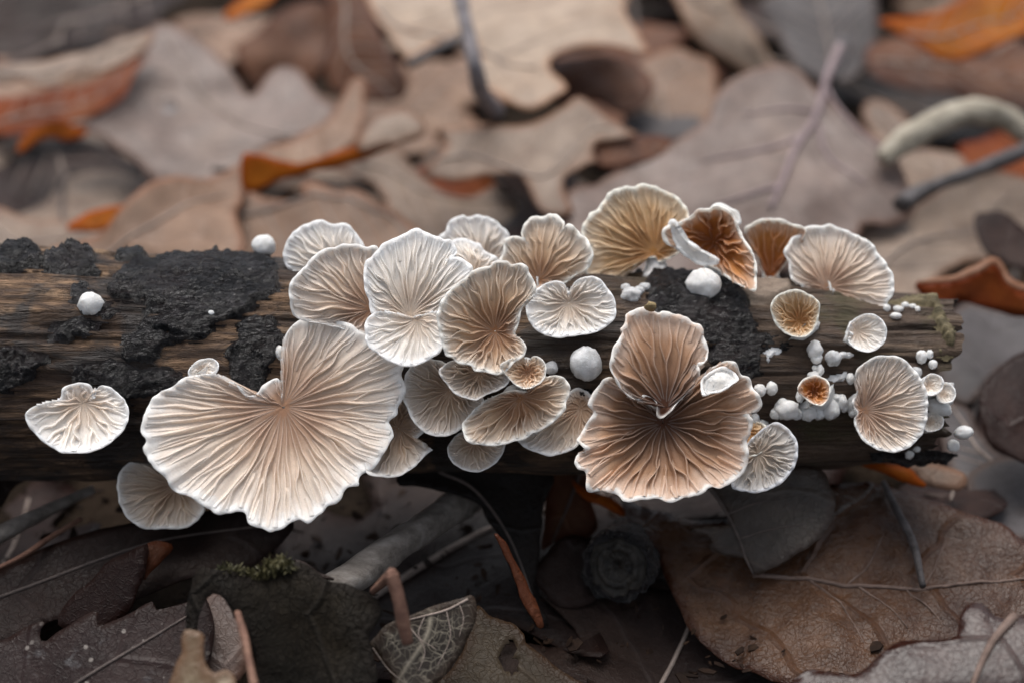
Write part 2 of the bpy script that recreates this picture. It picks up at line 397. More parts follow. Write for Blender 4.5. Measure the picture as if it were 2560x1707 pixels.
m_wood, n, l, bs = new_mat('rotten_wood'); b = NB(n, l)
pos = b.pos(); fib = b.pos((0.55, 7.0, 7.0)); fib2 = b.pos((1.6, 24.0, 24.0))
f1 = b.noise(fib, 1.0, 6, 0.68, 0.4); f2 = b.noise(fib2, 1.0, 4, 0.6)
c = b.ramp(f1, [(0.28, (0.035, 0.022, 0.014)), (0.45, (0.11, 0.063, 0.036)), (0.56, (0.29, 0.175, 0.10)), (0.74, (0.50, 0.335, 0.195))])
c = b.mix(1.0, c, b.ramp(f2, [(0.25, 0.55), (0.7, 1.12)]), 'MULTIPLY')
wet = b.noise(pos, 1.15, 5, 0.62, 0.5)
f3 = b.noise(b.pos((1.6, 4.5, 4.5)), 1.0, 6, 0.7, 0.8)
c = b.mix(b.ramp(f3, [(0.44, 0.0), (0.57, 0.85)]), c, (0.045, 0.026, 0.018))
c = b.mix(b.ramp(wet, [(0.47, 0.0), (0.57, 0.92)]), c, (0.022, 0.016, 0.014))
sx = n.new('ShaderNodeSeparateXYZ'); l.new(pos, sx.inputs[0])
right = b.ramp(b.math('MULTIPLY', sx.outputs['X'], 0.1), [(0.0, 0.0), (0.18, 1.0)])
grey = b.ramp(f1, [(0.3, (0.020, 0.012, 0.008)), (0.5, (0.080, 0.049, 0.031)), (0.78, (0.20, 0.14, 0.095))])
c2 = b.mix(right, c, grey)
moss = b.math('MULTIPLY', right, b.ramp(b.noise(pos, 1.6, 4), [(0.52, 0.0), (0.66, 0.6)]))
c2 = b.mix(moss, c2, (0.060, 0.056, 0.018))
l.new(c2, bs.inputs['Base Color'])
l.new(b.ramp(wet, [(0.45, 0.8), (0.62, 0.42)]), bs.inputs['Roughness'])
hh = b.math('ADD', b.math('MULTIPLY', f1, 1.0), b.math('MULTIPLY', f2, 0.5))
hh = b.math('ADD', hh, b.math('MULTIPLY', f3, 1.2))
l.new(b.bump(hh, 1.0, 0.11), bs.inputs['Normal'])

m_bark, n, l, bs = new_mat('black_wet_bark'); b = NB(n, l); pos = b.pos()
nn = b.noise(pos, 4.5, 6, 0.68)
nn2 = b.noise(b.pos((5.0, 11.0, 11.0)), 1.0, 6, 0.72, 0.6)
c = b.ramp(nn, [(0.34, (0.004, 0.004, 0.005)), (0.52, (0.018, 0.015, 0.016)), (0.72, (0.055, 0.046, 0.050))])
c = b.mix(b.ramp(nn2, [(0.52, 0.0), (0.68, 0.55)]), c, (0.10, 0.088, 0.092))  # lighter grey lilac noise, painted highlights on the bark
c = b.mix(b.ramp(b.noise(pos, 1.7, 3), [(0.48, 0.0), (0.7, 0.6)]), c, (0.045, 0.026, 0.023))
c = b.mix(b.ramp(b.noise(pos, 20, 3, 0.7), [(0.66, 0.0), (0.74, 0.5)]), c, (0.30, 0.28, 0.27))  # fine pale flecks paint wet glints into the bark colour
l.new(c, bs.inputs['Base Color'])
l.new(b.ramp(b.noise(pos, 3.0, 4), [(0.35, 0.12), (0.65, 0.36)]), bs.inputs['Roughness'])
bs.inputs['Specular IOR Level'].default_value = 1.0
l.new(b.bump(b.math('ADD', b.noise(pos, 9.0, 6, 0.72), b.math('MULTIPLY', nn2, 1.3)), 1.0, 0.24), bs.inputs['Normal'])

NXL, NPH = 620, 380
xs = np.linspace(0, 1, NXL); ph = np.linspace(-math.pi, math.pi, NPH, endpoint=False)
XX, PH = np.meshgrid(xs, ph, indexing='ij')
pc, ps = np.cos(PH), np.sin(PH)
endj = 0.30 * fbm(np.stack([pc * 1.6, ps * 1.6, 0 * PH + 3.1], -1), 3) + 0.06 * fbm(np.stack([pc * 7, ps * 7, 0 * PH + 8.1], -1), 2) + 0.22 * np.round(2.5 * fbm(np.stack([pc * 2.3, ps * 2.3, 0 * PH + 21.1], -1), 2)) / 2.5
Xw = X0 + (X1 + endj - X0) * XX
q = np.stack([Xw * 0.5, pc * 5.5, ps * 5.5], -1)
dr = 0.028 * fbm(q, 4) + 0.05 * fbm(np.stack([Xw * 0.6, pc * 1.2, ps * 1.2], -1), 3) + 0.018 * fbm(np.stack([Xw * 1.5, pc * 22, ps * 22], -1), 2)
dr -= 0.045 * sstep(0.25, 0.6, fbm(np.stack([Xw * 0.35 + 5, pc * 9, ps * 9], -1), 2))          # long cracks
V = log_P(Xw, PH, dr).reshape(-1, 3)
F = [(i * NPH + j, i * NPH + (j + 1) % NPH, (i + 1) * NPH + (j + 1) % NPH, (i + 1) * NPH + j) for i in range(NXL - 1) for j in range(NPH)]
log_root = empty('log', (0, 0, AX_Z))
tag(log_root, 'rotting log with peeling black bark, tan wood and a broken end, covered in mushrooms', 'log')
part('wood', V, F, m_wood, log_root)
# hollowed broken end: rings stepping inward
Ve, Fe = [], []; NR = 16
for k in range(NR):
    f = 1 - k / (NR - 1)
    xe = X1 + endj[-1] * (0.35 + 0.65 * f) - 0.55 * (1 - f) ** 0.6 + 0.12 * fbm(np.stack([np.cos(ph) * f * 6, np.sin(ph) * f * 6, 0 * ph + 2.0], -1), 3) * (1 if k else 0)
    pr = log_P(Xw[-1], ph, dr[-1] - 0.002); ctr = np.array([0, 0, axis_z(X1)])
    pr2 = ctr + (pr - np.array([0, 0, axis_z(X1)])) * np.array([0, f, f]); pr2[:, 0] = xe
    Ve.append(pr2)
Fe = [(k * NPH + j, k * NPH + (j + 1) % NPH, (k + 1) * NPH + (j + 1) % NPH, (k + 1) * NPH + j) for k in range(NR - 1) for j in range(NPH)]
part('broken_end', np.vstack(Ve), Fe, m_wood, log_root)

def bark_patch(poly, thick=0.07, rough=0.05, edge=0.045, step=0.017, mat=None, name='bark_patch', rag=0.06):
    """a plate of bark lying on the log, outline given in photograph pixels"""
    uv = np.array([log_uv(*p) for p in poly]); Rm = float(log_R(uv[:, 0].mean()))
    P = np.stack([uv[:, 0], uv[:, 1] * Rm], 1)
    x0, y0 = P.min(0) - 0.1; x1, y1 = P.max(0) + 0.1
    nx, ny = int((x1 - x0) / step) + 2, int((y1 - y0) / step) + 2
    X, Y = np.meshgrid(np.linspace(x0, x1, nx), np.linspace(y0, y1, ny), indexing='ij')
    nz3 = np.stack([X * 3, Y * 3, 0 * X + x0], -1)
    sd_ = poly_dist(X, Y, P) + rag * fbm(nz3, 4) + 0.02 * fbm(nz3 * 6, 2)
    k = sstep(0, edge, sd_)
    thick = thick * 0.55; rough = rough * 0.7
    crack = sstep(0.0, 0.07, abs(fbm(np.stack([X * 1.7, Y * 1.7, 0 * X + 4 + x0], -1), 3)))
    h = k * (thick * (0.45 + 0.55 * crack) + rough * fbm(np.stack([X * 4, Y * 4, 0 * X + 1], -1), 5, 0.6) + 0.35 * rough * fbm(np.stack([X * 1.5, Y * 1.5, 0 * X + 7], -1), 2)) + k * 0.016 * fbm(np.stack([X * 9, Y * 15, 0 * X + 2], -1), 3) - 0.03 * (1 - k)
    base = 0.05 * fbm(np.stack([X * 0.6, np.cos(Y / Rm) * 1.2, np.sin(Y / Rm) * 1.2], -1), 3)
    V = log_P(X, Y / Rm, base + h + 0.02).reshape(-1, 3)
    keep = (sd_ > -0.02)
    F = [(i * ny + j, (i + 1) * ny + j, (i + 1) * ny + j + 1, i * ny + j + 1) for i in range(nx - 1) for j in range(ny - 1)
         if keep[i, j] or keep[i + 1, j] or keep[i, j + 1] or keep[i + 1, j + 1]]
    used = np.unique(np.array(F)); mp = -np.ones(nx * ny, int); mp[used] = np.arange(len(used))
    return part(name, V[used], [tuple(int(mp[a]) for a in f) for f in F], mat or m_bark, log_root)
for pl, kw in [
    (Z('A', '980,470 1060,380 1130,330 1250,330 1400,300 1560,290 1750,270 2000,270 2300,280 2340,400 2340,620 2230,690 2120,730 2020,800 1900,830 1780,900 1740,960 1650,1000 1480,960 1280,920 1200,830 1230,690 1120,660 1080,560'), dict(thick=0.06, rough=0.05)),
    (Z('A', '1040,1000 1150,950 1210,830 1300,930 1500,950 1650,990 1480,1020 1390,1060 1380,1180 1290,1230 1180,1190 1060,1190 1030,1120'), dict(thick=0.08)),
    (Z('A', '1980,860 2120,800 2310,760 2340,980 2310,1180 2250,1250 2290,1340 2200,1440 2060,1480 1960,1380 1890,1220 1870,1080 1970,990'), dict(thick=0.09)),
    (Z('A', '-40,290 90,260 230,260 340,280 380,330 330,390 200,430 60,440 -40,430'), dict(thick=0.13, rough=0.09)),
    (Z('A', '370,350 500,300 640,270 800,280 860,340 840,440 720,480 580,460 450,440 380,420'), dict(thick=0.12, rough=0.09)),
    (Z('A', '960,330 1000,280 1080,270 1230,280 1250,320 1120,350 1000,370'), dict(thick=0.09)),
    (Z('A', '1690,300 1720,230 1850,220 1890,280 1800,320'), dict(thick=0.17, rough=0.08)),
    (Z('A', '880,560 1040,510 1180,540 1230,650 1180,690 1060,680 940,660'), dict(thick=0.10, rough=0.07)),
    (Z('A', '600,570 720,530 820,600 930,700 1030,800 960,850 820,860 740,830 660,790 640,680'), dict(thick=0.05)),
    (Z('A', '450,900 620,820 760,830 830,880 700,960 560,1010 420,1020'), dict(thick=0.035, rough=0.03)),
    (Z('A', '-40,1090 120,1060 290,1130 380,1190 300,1290 180,1380 60,1420 -40,1440'), dict(thick=0.06)),
    (Z('A', '620,1210 800,1180 980,1200 1200,1220 1450,1230 1560,1330 1460,1420 1250,1500 1080,1540 900,1400 760,1360 640,1330'), dict(thick=0.06)),
    (Z('D', '820,1230 900,1130 1050,1060 1300,1050 1700,1150 1950,1240 1900,1360 1960,1500 2050,1700 2060,1900 1900,2050 1700,2080 1500,2030 1350,1850 1200,1750 900,1640 820,1540 760,1400'), dict(thick=0.07, rough=0.06)),
    (Z('D', '640,1080 760,1020 870,1010 960,1060 900,1140 760,1180 660,1160'), dict(thick=0.12)),
    (Z('H', '1110,420 1200,330 1330,260 1480,230 1600,250 1740,350 1700,400 1560,400 1500,520 1350,600 1200,540 1110,500'), dict(thick=0.06)),
    (Z('I', '-20,230 130,160 240,160 200,280 120,400 20,420'), dict(thick=0.05)),
    (Z('I', '1200,1080 1450,1090 1700,1050 1950,1080 2050,1120 1900,1160 1500,1170 1200,1150'), dict(thick=0.05)),
    (Z('G', '1500,420 1900,470 2250,560 2300,760 2100,600 1800,500 1560,480'), dict(thick=0.05)),
]:
    bark_patch(pl, **kw)
# white mycelium skins on the wood
for pl in [Z('I', '225,170 300,120 350,130 320,200 270,250 230,240'), Z('I', '810,430 890,380 970,360 960,400 890,440 840,465'),
           Z('H', '1275,380 1300,370 1320,395 1300,415 1280,410'), Z('A', '2030,1030 2070,1040 2085,1060 2050,1065 2035,1050')]:
    bark_patch(pl, thick=0.05, rough=0.03, mat=M_FELT_GREY, name='mycelium_patch', rag=0.03, step=0.012)
# a pale chip of wood lying bare beside the black bark, and the raised greenish rim of the broken end
m_chip = stick_mat('pale_wood_chip', (0.12, 0.085, 0.06), (0.22, 0.165, 0.125), (0.31, 0.245, 0.19))
bark_patch(Z('D', '1900,1330 2000,1260 2300,1250 2500,1290 2480,1400 2360,1500 2200,1560 2050,1560 1950,1460'), thick=0.05, rough=0.02, mat=m_chip, name='wood_chip')
m_mossy = stick_mat('mossy_wood', (0.04, 0.034, 0.014), (0.14, 0.11, 0.055), (0.27, 0.22, 0.12), 2.0)
bark_patch(Z('E', '1350,800 1800,790 1830,890 1820,980 1900,1080 2000,1200 2030,1330 1900,1360 1850,1300 1860,1180 1780,1050 1770,900 1600,850 1350,840'), thick=0.07, rough=0.08, rag=0.10, mat=m_mossy, name='mossy_splinter')

# ------------------------------------------------------------------ mushrooms
VIEW_R, VIEW_U = RGT, UPV
def strip_faces(rows, cols, wrap):
    F = []
    for i in range(rows - 1):
        for j in range(cols if wrap else cols - 1):
            j2 = (j + 1) % cols
            F.append((i * cols + j, i * cols + j2, (i + 1) * cols + j2, (i + 1) * cols + j))
    return F
def build_lobe(root, outline, centre, lift, tilt, bowl, und, curl, mat, ngill, gh, thick, rimr, seed, own_gills, power=1.6, scallop=0.022, pname='cap', at=None, wav=0.5, anchor=None, back=0.12):
    C = (on_log(*centre) if at is None else at) if anchor is None else anchor
    toward = unit(CAM - C)
    C = C + toward * lift
    nrm = unit(toward + VIEW_R * tilt[0] + VIEW_U * tilt[1])
    P3 = np.array([at_plane(x, y, C, nrm) for x, y in outline])
    C3 = at_plane(*centre, C, nrm)
    e1 = unit(np.cross(VIEW_U, nrm)); e2 = np.cross(nrm, e1)
    uv = np.stack([(P3 - C3) @ e1, (P3 - C3) @ e2], 1)
    NS = int(np.clip(len(outline) * 9, 140, 420))
    O, per = resample_closed(smooth_closed(uv, 6), NS)
    s = np.arange(NS) / NS
    cs, sn = np.cos(2 * math.pi * s), np.sin(2 * math.pi * s)
    kf = per / 6.2832
    def loopn(freq, o=2, off=0.0): return fbm(np.stack([cs * kf * freq, sn * kf * freq, 0 * s + seed + off], -1), o)
    rl = np.linalg.norm(O, axis=1)
    O = O * (1 + scallop * loopn(4.5, 3))[:, None] / 1.0
    rmax = np.percentile(np.linalg.norm(O, axis=1), 90)
    w_low, w_mid, w_hi = loopn(1.0, 2, 11), loopn(3.2, 2, 23), loopn(9.0, 2, 31)
    def surf(si, t):
        """si: sample index (float array), t: 0..1 -> points (..,3), rad"""
        i0 = np.floor(si).astype(int) % NS; i1 = (i0 + 1) % NS; f = (si - np.floor(si))
        lerp = lambda A: (A[i0].T * (1 - f).T + A[i1].T * f.T).T if A.ndim == 1 else A[i0] * (1 - f)[..., None] + A[i1] * f[..., None]
        o = lerp(O); p = o * t[..., None]; rho = np.linalg.norm(p, axis=-1) / rmax
        rl_ = np.clip(np.linalg.norm(o, axis=-1) / rmax, 0, 1.3)
        d = bowl * np.minimum(rho, 1.4) ** power + und * rho * lerp(w_low) + und * wav * rho * t * lerp(w_mid) + 0.012 * sstep(0.6, 1, t) * lerp(w_hi)
        d = d + curl * sstep(0.84, 1.0, t) ** 1.5 * np.clip(rl_, 0.25, 1)
        d = d - back * np.clip(p[..., 1] / rmax, 0, 1.4) ** 1.5
        # fine radial pleats
        d = d + (0.006 if gh > 0.004 else 0) * np.sin(si * (2 * math.pi) * ngill / NS) * sstep(0.15, 0.6, t)
        return C3 + e1 * p[..., :1] + e2 * p[..., 1:] + nrm * d[..., None], rho
    # cap: front face, rounded margin, felted back
    tf = np.concatenate([[0.012], np.linspace(0.06, 0.9, 15), np.linspace(0.915, 0.985, 5)])
    rows, RA, TT = [], [], []
    si = np.arange(NS).astype(float)
    for t in tf:
        p, r = surf(si, np.full(NS, t)); rows.append(p); RA.append(r); TT.append(np.full(NS, t))
    edge, er = surf(si, np.ones(NS)); inner, _ = surf(si, np.full(NS, 0.96))
    outw = edge - inner; outw /= np.linalg.norm(outw, axis=1)[:, None] + 1e-9
    fz = (1 + 0.5 * w_hi)[:, None]
    for a in (50, 10, -35, -75):
        a = math.radians(a)
        rows.append(edge + (outw * math.cos(a) + nrm * (math.sin(a) - 0.8)) * rimr * fz); RA.append(er); TT.append(np.ones(NS))
    for t in (0.93, 0.8, 0.6, 0.4, 0.2, 0.05):
        p, r = surf(si, np.full(NS, t)); rows.append(p - nrm * (rimr * 1.8 + thick * (1 - t) ** 0.7)); RA.append(r); TT.append(np.full(NS, 1.2))
    V = np.vstack(rows); F = strip_faces(len(rows), NS, True)
    cp = part(pname, V, F, mat, root, dict(rad=np.concatenate(RA), rimt=np.concatenate(TT), edge=np.zeros(len(V))))
    # gills
    r_ = np.random.default_rng(int(seed * 977) % 99991)
    groups = []
    ngill = max(5, int(ngill * 0.68)); tot = ngill * 4
    for g in range(tot):
        kind = 0 if g % 4 == 0 else 1 if g % 4 == 2 else 2
        t0 = (0.05 + 0.06 * r_.random()) if kind == 0 else (0.34 + 0.22 * r_.random() if kind == 1 else 0.62 + 0.2 * r_.random())
        if kind == 2 and r_.random() < 0.4: continue
        s0 = (g + 0.95 * (r_.random() - 0.5)) / tot * NS
        lr = np.linalg.norm(O[int(s0) % NS])
        if lr < 0.16 * rmax: continue
        K = 16 if kind == 0 else 10 if kind == 1 else 7
        t = np.linspace(t0, 0.972 + 0.015 * r_.random(), K); ff = (t - t0) / (t[-1] - t0)
        amp = NS / tot * (1.7 if kind == 0 else 1.0)
        sd_ = r_.random() * 50
        si_ = s0 + amp * noise(np.stack([t * 3.2, 0 * t + sd_, 0 * t], -1)) * np.minimum(1, (1.0 - t) * 3 + 0.35) + amp * 1.4 * (r_.random() - 0.5) * (1 - t)
        if kind == 1 and r_.random() < 0.65:      # forks off a neighbouring long gill
            sp = (g + (2 if r_.random() < 0.5 else -2)) / tot * NS
            si_ = sp + (si_ - sp) * sstep(0, 0.55, ff)
        Pp, rr = surf(si_ % NS, t)
        T = np.gradient(Pp, axis=0); T /= np.linalg.norm(T, axis=1)[:, None] + 1e-9
        Bv = np.cross(np.broadcast_to(nrm, T.shape), T); Bv /= np.linalg.norm(Bv, axis=1)[:, None] + 1e-9
        Nv = np.cross(T, Bv)
        h = gh * 0.85 * (1.0, 0.75, 0.5)[kind] * (0.45 + 0.75 * r_.random()) * sstep(0, 0.25, ff) * (1 - 0.85 * sstep(0.6, 1.0, ff)) * (0.35 + 0.65 * sstep(0.05, 0.45, rr))
        h = h * (1 + 0.18 * noise(np.stack([t * 9, 0 * t + sd_ + 5, 0 * t], -1)))
        wd = min(0.030, 0.22 * per / tot + 0.006) * (0.55 + 0.45 * sstep(0, 0.5, rr))
        lean = 0.55 * h * noise(np.stack([t * 4.0, 0 * t + sd_ + 9, 0 * t + 3], -1))
        cols = [(-1.5, -0.004 / gh, 0), (-0.55, 0.3, 0.2), (-0.36, 0.72, 0.6), (-0.2, 1.0, 1), (0.2, 1.0, 1), (0.36, 0.72, 0.6), (0.55, 0.3, 0.2), (1.5, -0.004 / gh, 0)]
        Vg = np.stack([Pp + Bv * (cx * wd + (lean * max(cy, 0) if True else 0))[:, None] * 1.0 + Nv * (cy * h - (0.004 if cy <= 0 else 0))[:, None] for cx, cy, _ in cols], 1) if np.ndim(wd) else None
        eh = np.tile(np.array([ee for _, _, ee in cols]), K)
        groups.append((kind, Vg.reshape(-1, 3), strip_faces(K, len(cols), False), np.repeat(rr, len(cols)), np.repeat(t, len(cols)), eh))
    join = []
    for gdat in groups:
        if own_gills and gdat[0] == 0:
            part('gill', gdat[1], gdat[2], mat, cp, dict(rad=gdat[3], rimt=gdat[4] * 0.97, edge=gdat[5]))
        else: join.append(gdat)
    if join:
        off = 0; VV, FF, A1, A2, A3 = [], [], [], [], []
        for _, v, f, a1, a2, a3 in join:
            VV.append(v); FF += [tuple(x + off for x in q) for q in f]; off += len(v); A1.append(a1); A2.append(a2 * 0.97); A3.append(a3)
        o = part('short_gills' if own_gills else 'gills', np.vstack(VV), FF, mat, cp, dict(rad=np.concatenate(A1), rimt=np.concatenate(A2), edge=np.concatenate(A3)))
        o['kind'] = 'stuff'
    return C3, nrm
def stem(root, a, mat, r=0.12, px=None):
    """a short felted stub from the back of the cap to the log"""
    z0 = float(axis_z(a[0])); v = np.array([0, a[1], a[2] - z0]); d = np.linalg.norm(v)
    foot = np.array([a[0], 0, z0]) + v / d * (float(log_R(a[0])) - 0.06)
    mid_ = (a + foot) / 2 + np.array([0.02, 0, -0.03])
    P = smooth_open([a - unit(CAM - a) * 0.05, mid_, foot], 5)
    V, F = tube_geo(P, np.linspace(r * 0.8, r * 1.5, len(P)), 14, 0.25, a[0])
    part('stem', V, F, M_FELT, root, None)
SEED = [1.0]
def mushroom(label, outline, centre, mat='cream', lift=0.25, tilt=(0, 0), bowl=0.2, und=0.06, curl=0.04, ngill=26, gh=0.055, thick=0.06, rimr=0.023,
             own=False, group=None, extra=None, name='mushroom', **kw):
    SEED[0] += 3.37
    c = Z(*centre)[0] if isinstance(centre, tuple) and isinstance(centre[0], str) else centre
    at = kw.pop('at', None)
    base = on_log(*c)
    root = empty(name, base); tag(root, label, 'mushroom', group)
    C3, nrm = build_lobe(root, outline, c, lift, tilt, bowl, und, curl, MM[mat], ngill, gh, thick, rimr, SEED[0], own, at=at, **kw)
    stem(root, C3 - nrm * (thick + rimr), mat, r=min(0.16, 0.05 + thick))
    for ex in extra or []: 
        SEED[0] += 1.9
        e = dict(ex); eo = e.pop('outline'); ec = Z(*e.pop('centre'))[0]; em = MM[e.pop('mat', mat)]
        build_lobe(root, eo, ec, e.pop('lift', lift), e.pop('tilt', tilt), e.pop('bowl', bowl), e.pop('und', und), e.pop('curl', curl), em, e.pop('ngill', ngill), e.pop('gh', gh), thick, rimr, SEED[0], own, pname='lobe', **e)
    return root
G_UP, G_LOW = 'mushrooms along the top of the log', 'mushrooms on the front of the log'
mushroom('rounded cream mushroom beside the white button, behind another cap', Z('B', '430,890 330,790 290,640 330,520 430,390 560,320 720,265 860,305 980,300 1080,360 1160,480 1210,580 1150,720 1000,850 800,950 600,960'),
         ('B', '930,840'), 'pale', lift=0.0, tilt=(0, -0.1), bowl=-0.05, ngill=22, group=G_UP, curl=0.02)
mushroom('cream fan mushroom with folded white lower margin, between two larger fans', Z('B', '360,1080 400,960 510,830 640,690 760,600 900,570 1000,545 1130,535 1250,590 1320,575 1400,620 1440,760 1440,900 1450,1100 1450,1300 1430,1480 1300,1570 1180,1560 1040,1520 900,1490 750,1460 580,1440 450,1390 390,1300 370,1180'),
         ('B', '1310,1290'), 'cream', lift=0.22, tilt=(0.05, 0.05), bowl=0.22, und=0.07, curl=0.07, ngill=26, own=True, group=G_LOW, back=0.3)
mushroom('tall cream mushroom with an upright fan and a pale lower lip', Z('B', '1240,880 1260,760 1320,680 1400,600 1440,530 1540,490 1640,440 1740,400 1850,360 1960,400 2080,440 2150,480 2240,480 2300,560 2290,650 2210,690 2340,700 2450,780 2470,880 2400,1000 2250,1080 2180,1180 2130,1300 2080,1420 1950,1470 1750,1450 1600,1400 1450,1390 1340,1350 1300,1180 1250,1050'),
         ('B', '1750,1370'), 'pale', lift=0.36, tilt=(0.0, 0.0), bowl=0.26, und=0.08, curl=0.03, ngill=32, own=True, group=G_LOW, power=1.3, back=0.4,
         extra=[dict(outline=Z('B', '1390,1352 1500,1346 1640,1362 1760,1390 1900,1360 2060,1330 2150,1400 2160,1500 G800,190 720,260 600,320 480,355 400,350 300,300 230,250 140,200 90,130 86,60 B1270,1490 1310,1410'),
                     centre=('B', '1850,1400'), lift=0.44, tilt=(-0.05, 0.25), bowl=0.16, ngill=18, gh=0.035, back=0.0)])
mushroom('small scalloped cream mushroom peeking out behind the tall fan', Z('C', '240,460 320,380 350,290 420,230 510,205 560,235 640,205 730,210 800,225 900,280 950,350 1000,390 1030,460 1020,560 960,680 900,760 700,780 500,680 350,560'),
         ('C', '740,760'), 'pale', lift=-0.1, tilt=(0, -0.1), bowl=0.02, ngill=20, group=G_UP, curl=0.02)
mushroom('small smooth cream cap tucked behind the tan cup mushroom', Z('C', '360,520 450,465 540,465 640,510 710,540 760,620 840,660 900,710 915,770 860,860 740,920 600,900 480,750 400,640'),
         ('C', '640,880'), 'pale', lift=0.1, tilt=(0.1, 0.05), bowl=-0.03, ngill=16, group=G_UP, curl=0.01)
mushroom('tan cup mushroom with deep brown throat and scalloped white margin', Z('C', '185,1400 210,1300 260,1200 330,1110 420,1040 500,970 600,880 700,830 810,805 860,760 980,745 1060,790 1150,780 1230,830 1250,890 1300,980 1320,1070 1290,1150 1210,1230 1150,1330 1130,1450 G1500,20 1560,80 1595,160 1570,230 1470,310 1400,370 1300,405 1200,375 1110,380 1070,320 960,310 900,250 830,230 800,150 790,60'),
         ('P', '1238,828'), 'tan', lift=0.42, tilt=(0.1, 0.05), bowl=0.36, und=0.07, curl=0.05, ngill=30, gh=0.075, own=True, group=G_LOW, power=1.2, back=0.3)
mushroom('upright tan trumpet mushroom with three ruffled lobes', Z('C', '1000,640 1000,520 1040,455 1150,450 1250,490 1200,440 1215,350 1280,250 1370,215 1460,210 1540,180 1620,200 1690,290 1680,340 1740,305 1830,360 1870,440 1940,480 1990,590 2020,650 1990,760 1930,840 1830,880 1760,930 1680,975 1560,960 1450,1000 1340,1050 1280,960 1200,870 1090,770 960,710'),
         ('C', '1400,950'), 'tan', lift=0.12, tilt=(-0.05, 0.0), bowl=0.32, und=0.14, curl=0.05, ngill=22, gh=0.05, own=True, group=G_UP, power=1.2, rimr=0.028, back=0.35)
mushroom('large amber fan mushroom with branching gills, tallest on the log', Z('D', '45,670 90,580 150,500 230,450 290,350 350,270 430,240 500,220 560,195 650,195 740,165 860,175 960,220 1050,270 1120,310 1190,400 1240,470 1250,560 1220,660 1190,800 1160,920 1090,980 1000,1020 920,1050 870,990 680,1060 640,1110 520,1200 400,1280 290,1240 190,1250 100,1200 70,1100 110,1020 140,900 90,830 40,790'),
         ('D', '880,950'), 'amber', lift=0.05, tilt=(0.05, 0.0), bowl=0.28, und=0.06, curl=0.05, ngill=34, gh=0.07, own=True, group=G_UP, rimr=0.028, back=0.35)
mushroom('folded rust brown mushroom with a thick white crinkled rim', Z('D', '1050,660 1120,600 1220,580 1300,540 1370,500 1430,440 1550,440 1600,400 1680,410 1740,430 1800,480 1850,570 1900,680 1960,760 2060,880 2095,990 2100,1130 2090,1240 2030,1250 1900,1210 1780,1160 1660,1100 1550,1050 1400,980 1300,930 1200,850 1100,780'),
         ('D', '1560,820'), 'rust', lift=0.10, tilt=(-0.1, -0.15), bowl=0.6, und=0.14, curl=0.02, ngill=16, gh=0.09, own=True, group=G_UP, rimr=0.045, power=1.1,
         extra=[dict(outline=Z('D', '1050,650 1110,630 1190,760 1270,850 1350,920 1430,950 1520,1000 1580,1040 1560,1080 1480,1090 1380,1060 1270,990 1170,900 1090,780'), centre=('D', '1300,940'), mat='white', lift=0.46, tilt=(-0.3, -0.3), bowl=-0.05, ngill=3, gh=0.001, back=0.0, und=0.03),
                dict(outline=Z('D', '1370,500 1430,440 1550,440 1600,398 1680,405 1740,430 1810,480 1860,570 1800,590 1720,540 1600,500 1480,510'), centre=('D', '1620,460'), mat='white', lift=0.42, tilt=(0, 0.3), bowl=-0.05, ngill=3, gh=0.001, back=0.0, und=0.05)])
mushroom('upright orange brown fan with white rim, between the rust fold and the white round cap', Z('E', '-66,145 0,90 60,50 150,35 260,40 370,75 450,100 520,130 500,200 450,260 380,340 340,430 290,510 220,590 150,600 110,540 70,450 40,330 -20,240'),
         ('E', '170,570'), 'rust', lift=0.0, tilt=(0.0, -0.15), bowl=0.18, und=0.04, curl=0.05, ngill=14, gh=0.06, group=G_UP, rimr=0.028)
mushroom('round white mushroom with pinkish gills near the broken end', Z('E', '320,380 360,310 400,230 480,195 510,130 600,110 680,120 760,100 830,130 910,140 1000,190 1080,240 1160,290 1210,370 1260,440 1290,500 1340,590 1350,670 1340,770 1300,840 1280,905 1180,920 1090,940 990,930 880,900 800,860 740,810 725,750 700,775 650,800 600,800 520,750 480,680 400,640 370,560 370,470'),
         ('E', '735,700'), 'cream', lift=0.18, tilt=(0.08, 0.05), bowl=0.20, und=0.05, curl=0.05, ngill=32, own=True, group=G_UP, back=0.3)
mushroom('white heart shaped mushroom notched at the top, on bare log', Z('C', '1265,1270 1300,1170 1380,1080 1470,1010 1560,985 1660,985 1710,1020 1742,1110 1790,1020 1850,960 1930,930 2030,930 2110,970 2180,1060 2230,1130 2270,1210 2280,1300 2250,1420 P1494,830 1461,838 1420,842 1385,844 1349,832 1327,808'),
         ('C', '1745,1210'), 'pale', lift=0.2, tilt=(0, 0.1), bowl=0.22, und=0.03, curl=0.03, ngill=26, own=True, group=G_LOW)
mushroom('largest mushroom, broad cream fan with slit top and ruffled white margin', Z('F', '250,800 270,700 310,610 370,550 460,500 550,440 640,415 740,408 800,425 840,460 900,460 940,510 960,540 1000,560 1070,530 1120,480 1170,440 1215,440 1232,570 1240,420 1235,320 1245,220 1250,150 1300,60 1370,10 1450,10 1560,20 1680,50 1780,110 1880,170 1960,230 2040,300 2085,360 2070,420 2100,500 2095,560 2060,640 2050,700 1990,745 2000,780 2010,850 1960,940 1930,1010 1880,1090 1800,1120 1770,1160 1760,1200 1680,1220 1640,1290 1560,1340 1520,1390 1420,1470 1350,1440 1280,1480 1200,1520 1080,1510 1000,1470 970,1400 880,1395 780,1400 700,1360 640,1310 560,1270 480,1230 430,1170 360,1100 310,1040 280,950 295,890 260,850'),
         ('F', '1245,630'), 'cream', lift=0.30, tilt=(0.0, 0.12), bowl=0.34, und=0.12, curl=0.03, ngill=60, gh=0.045, thick=0.1, own=True, group=G_LOW, back=0.35)
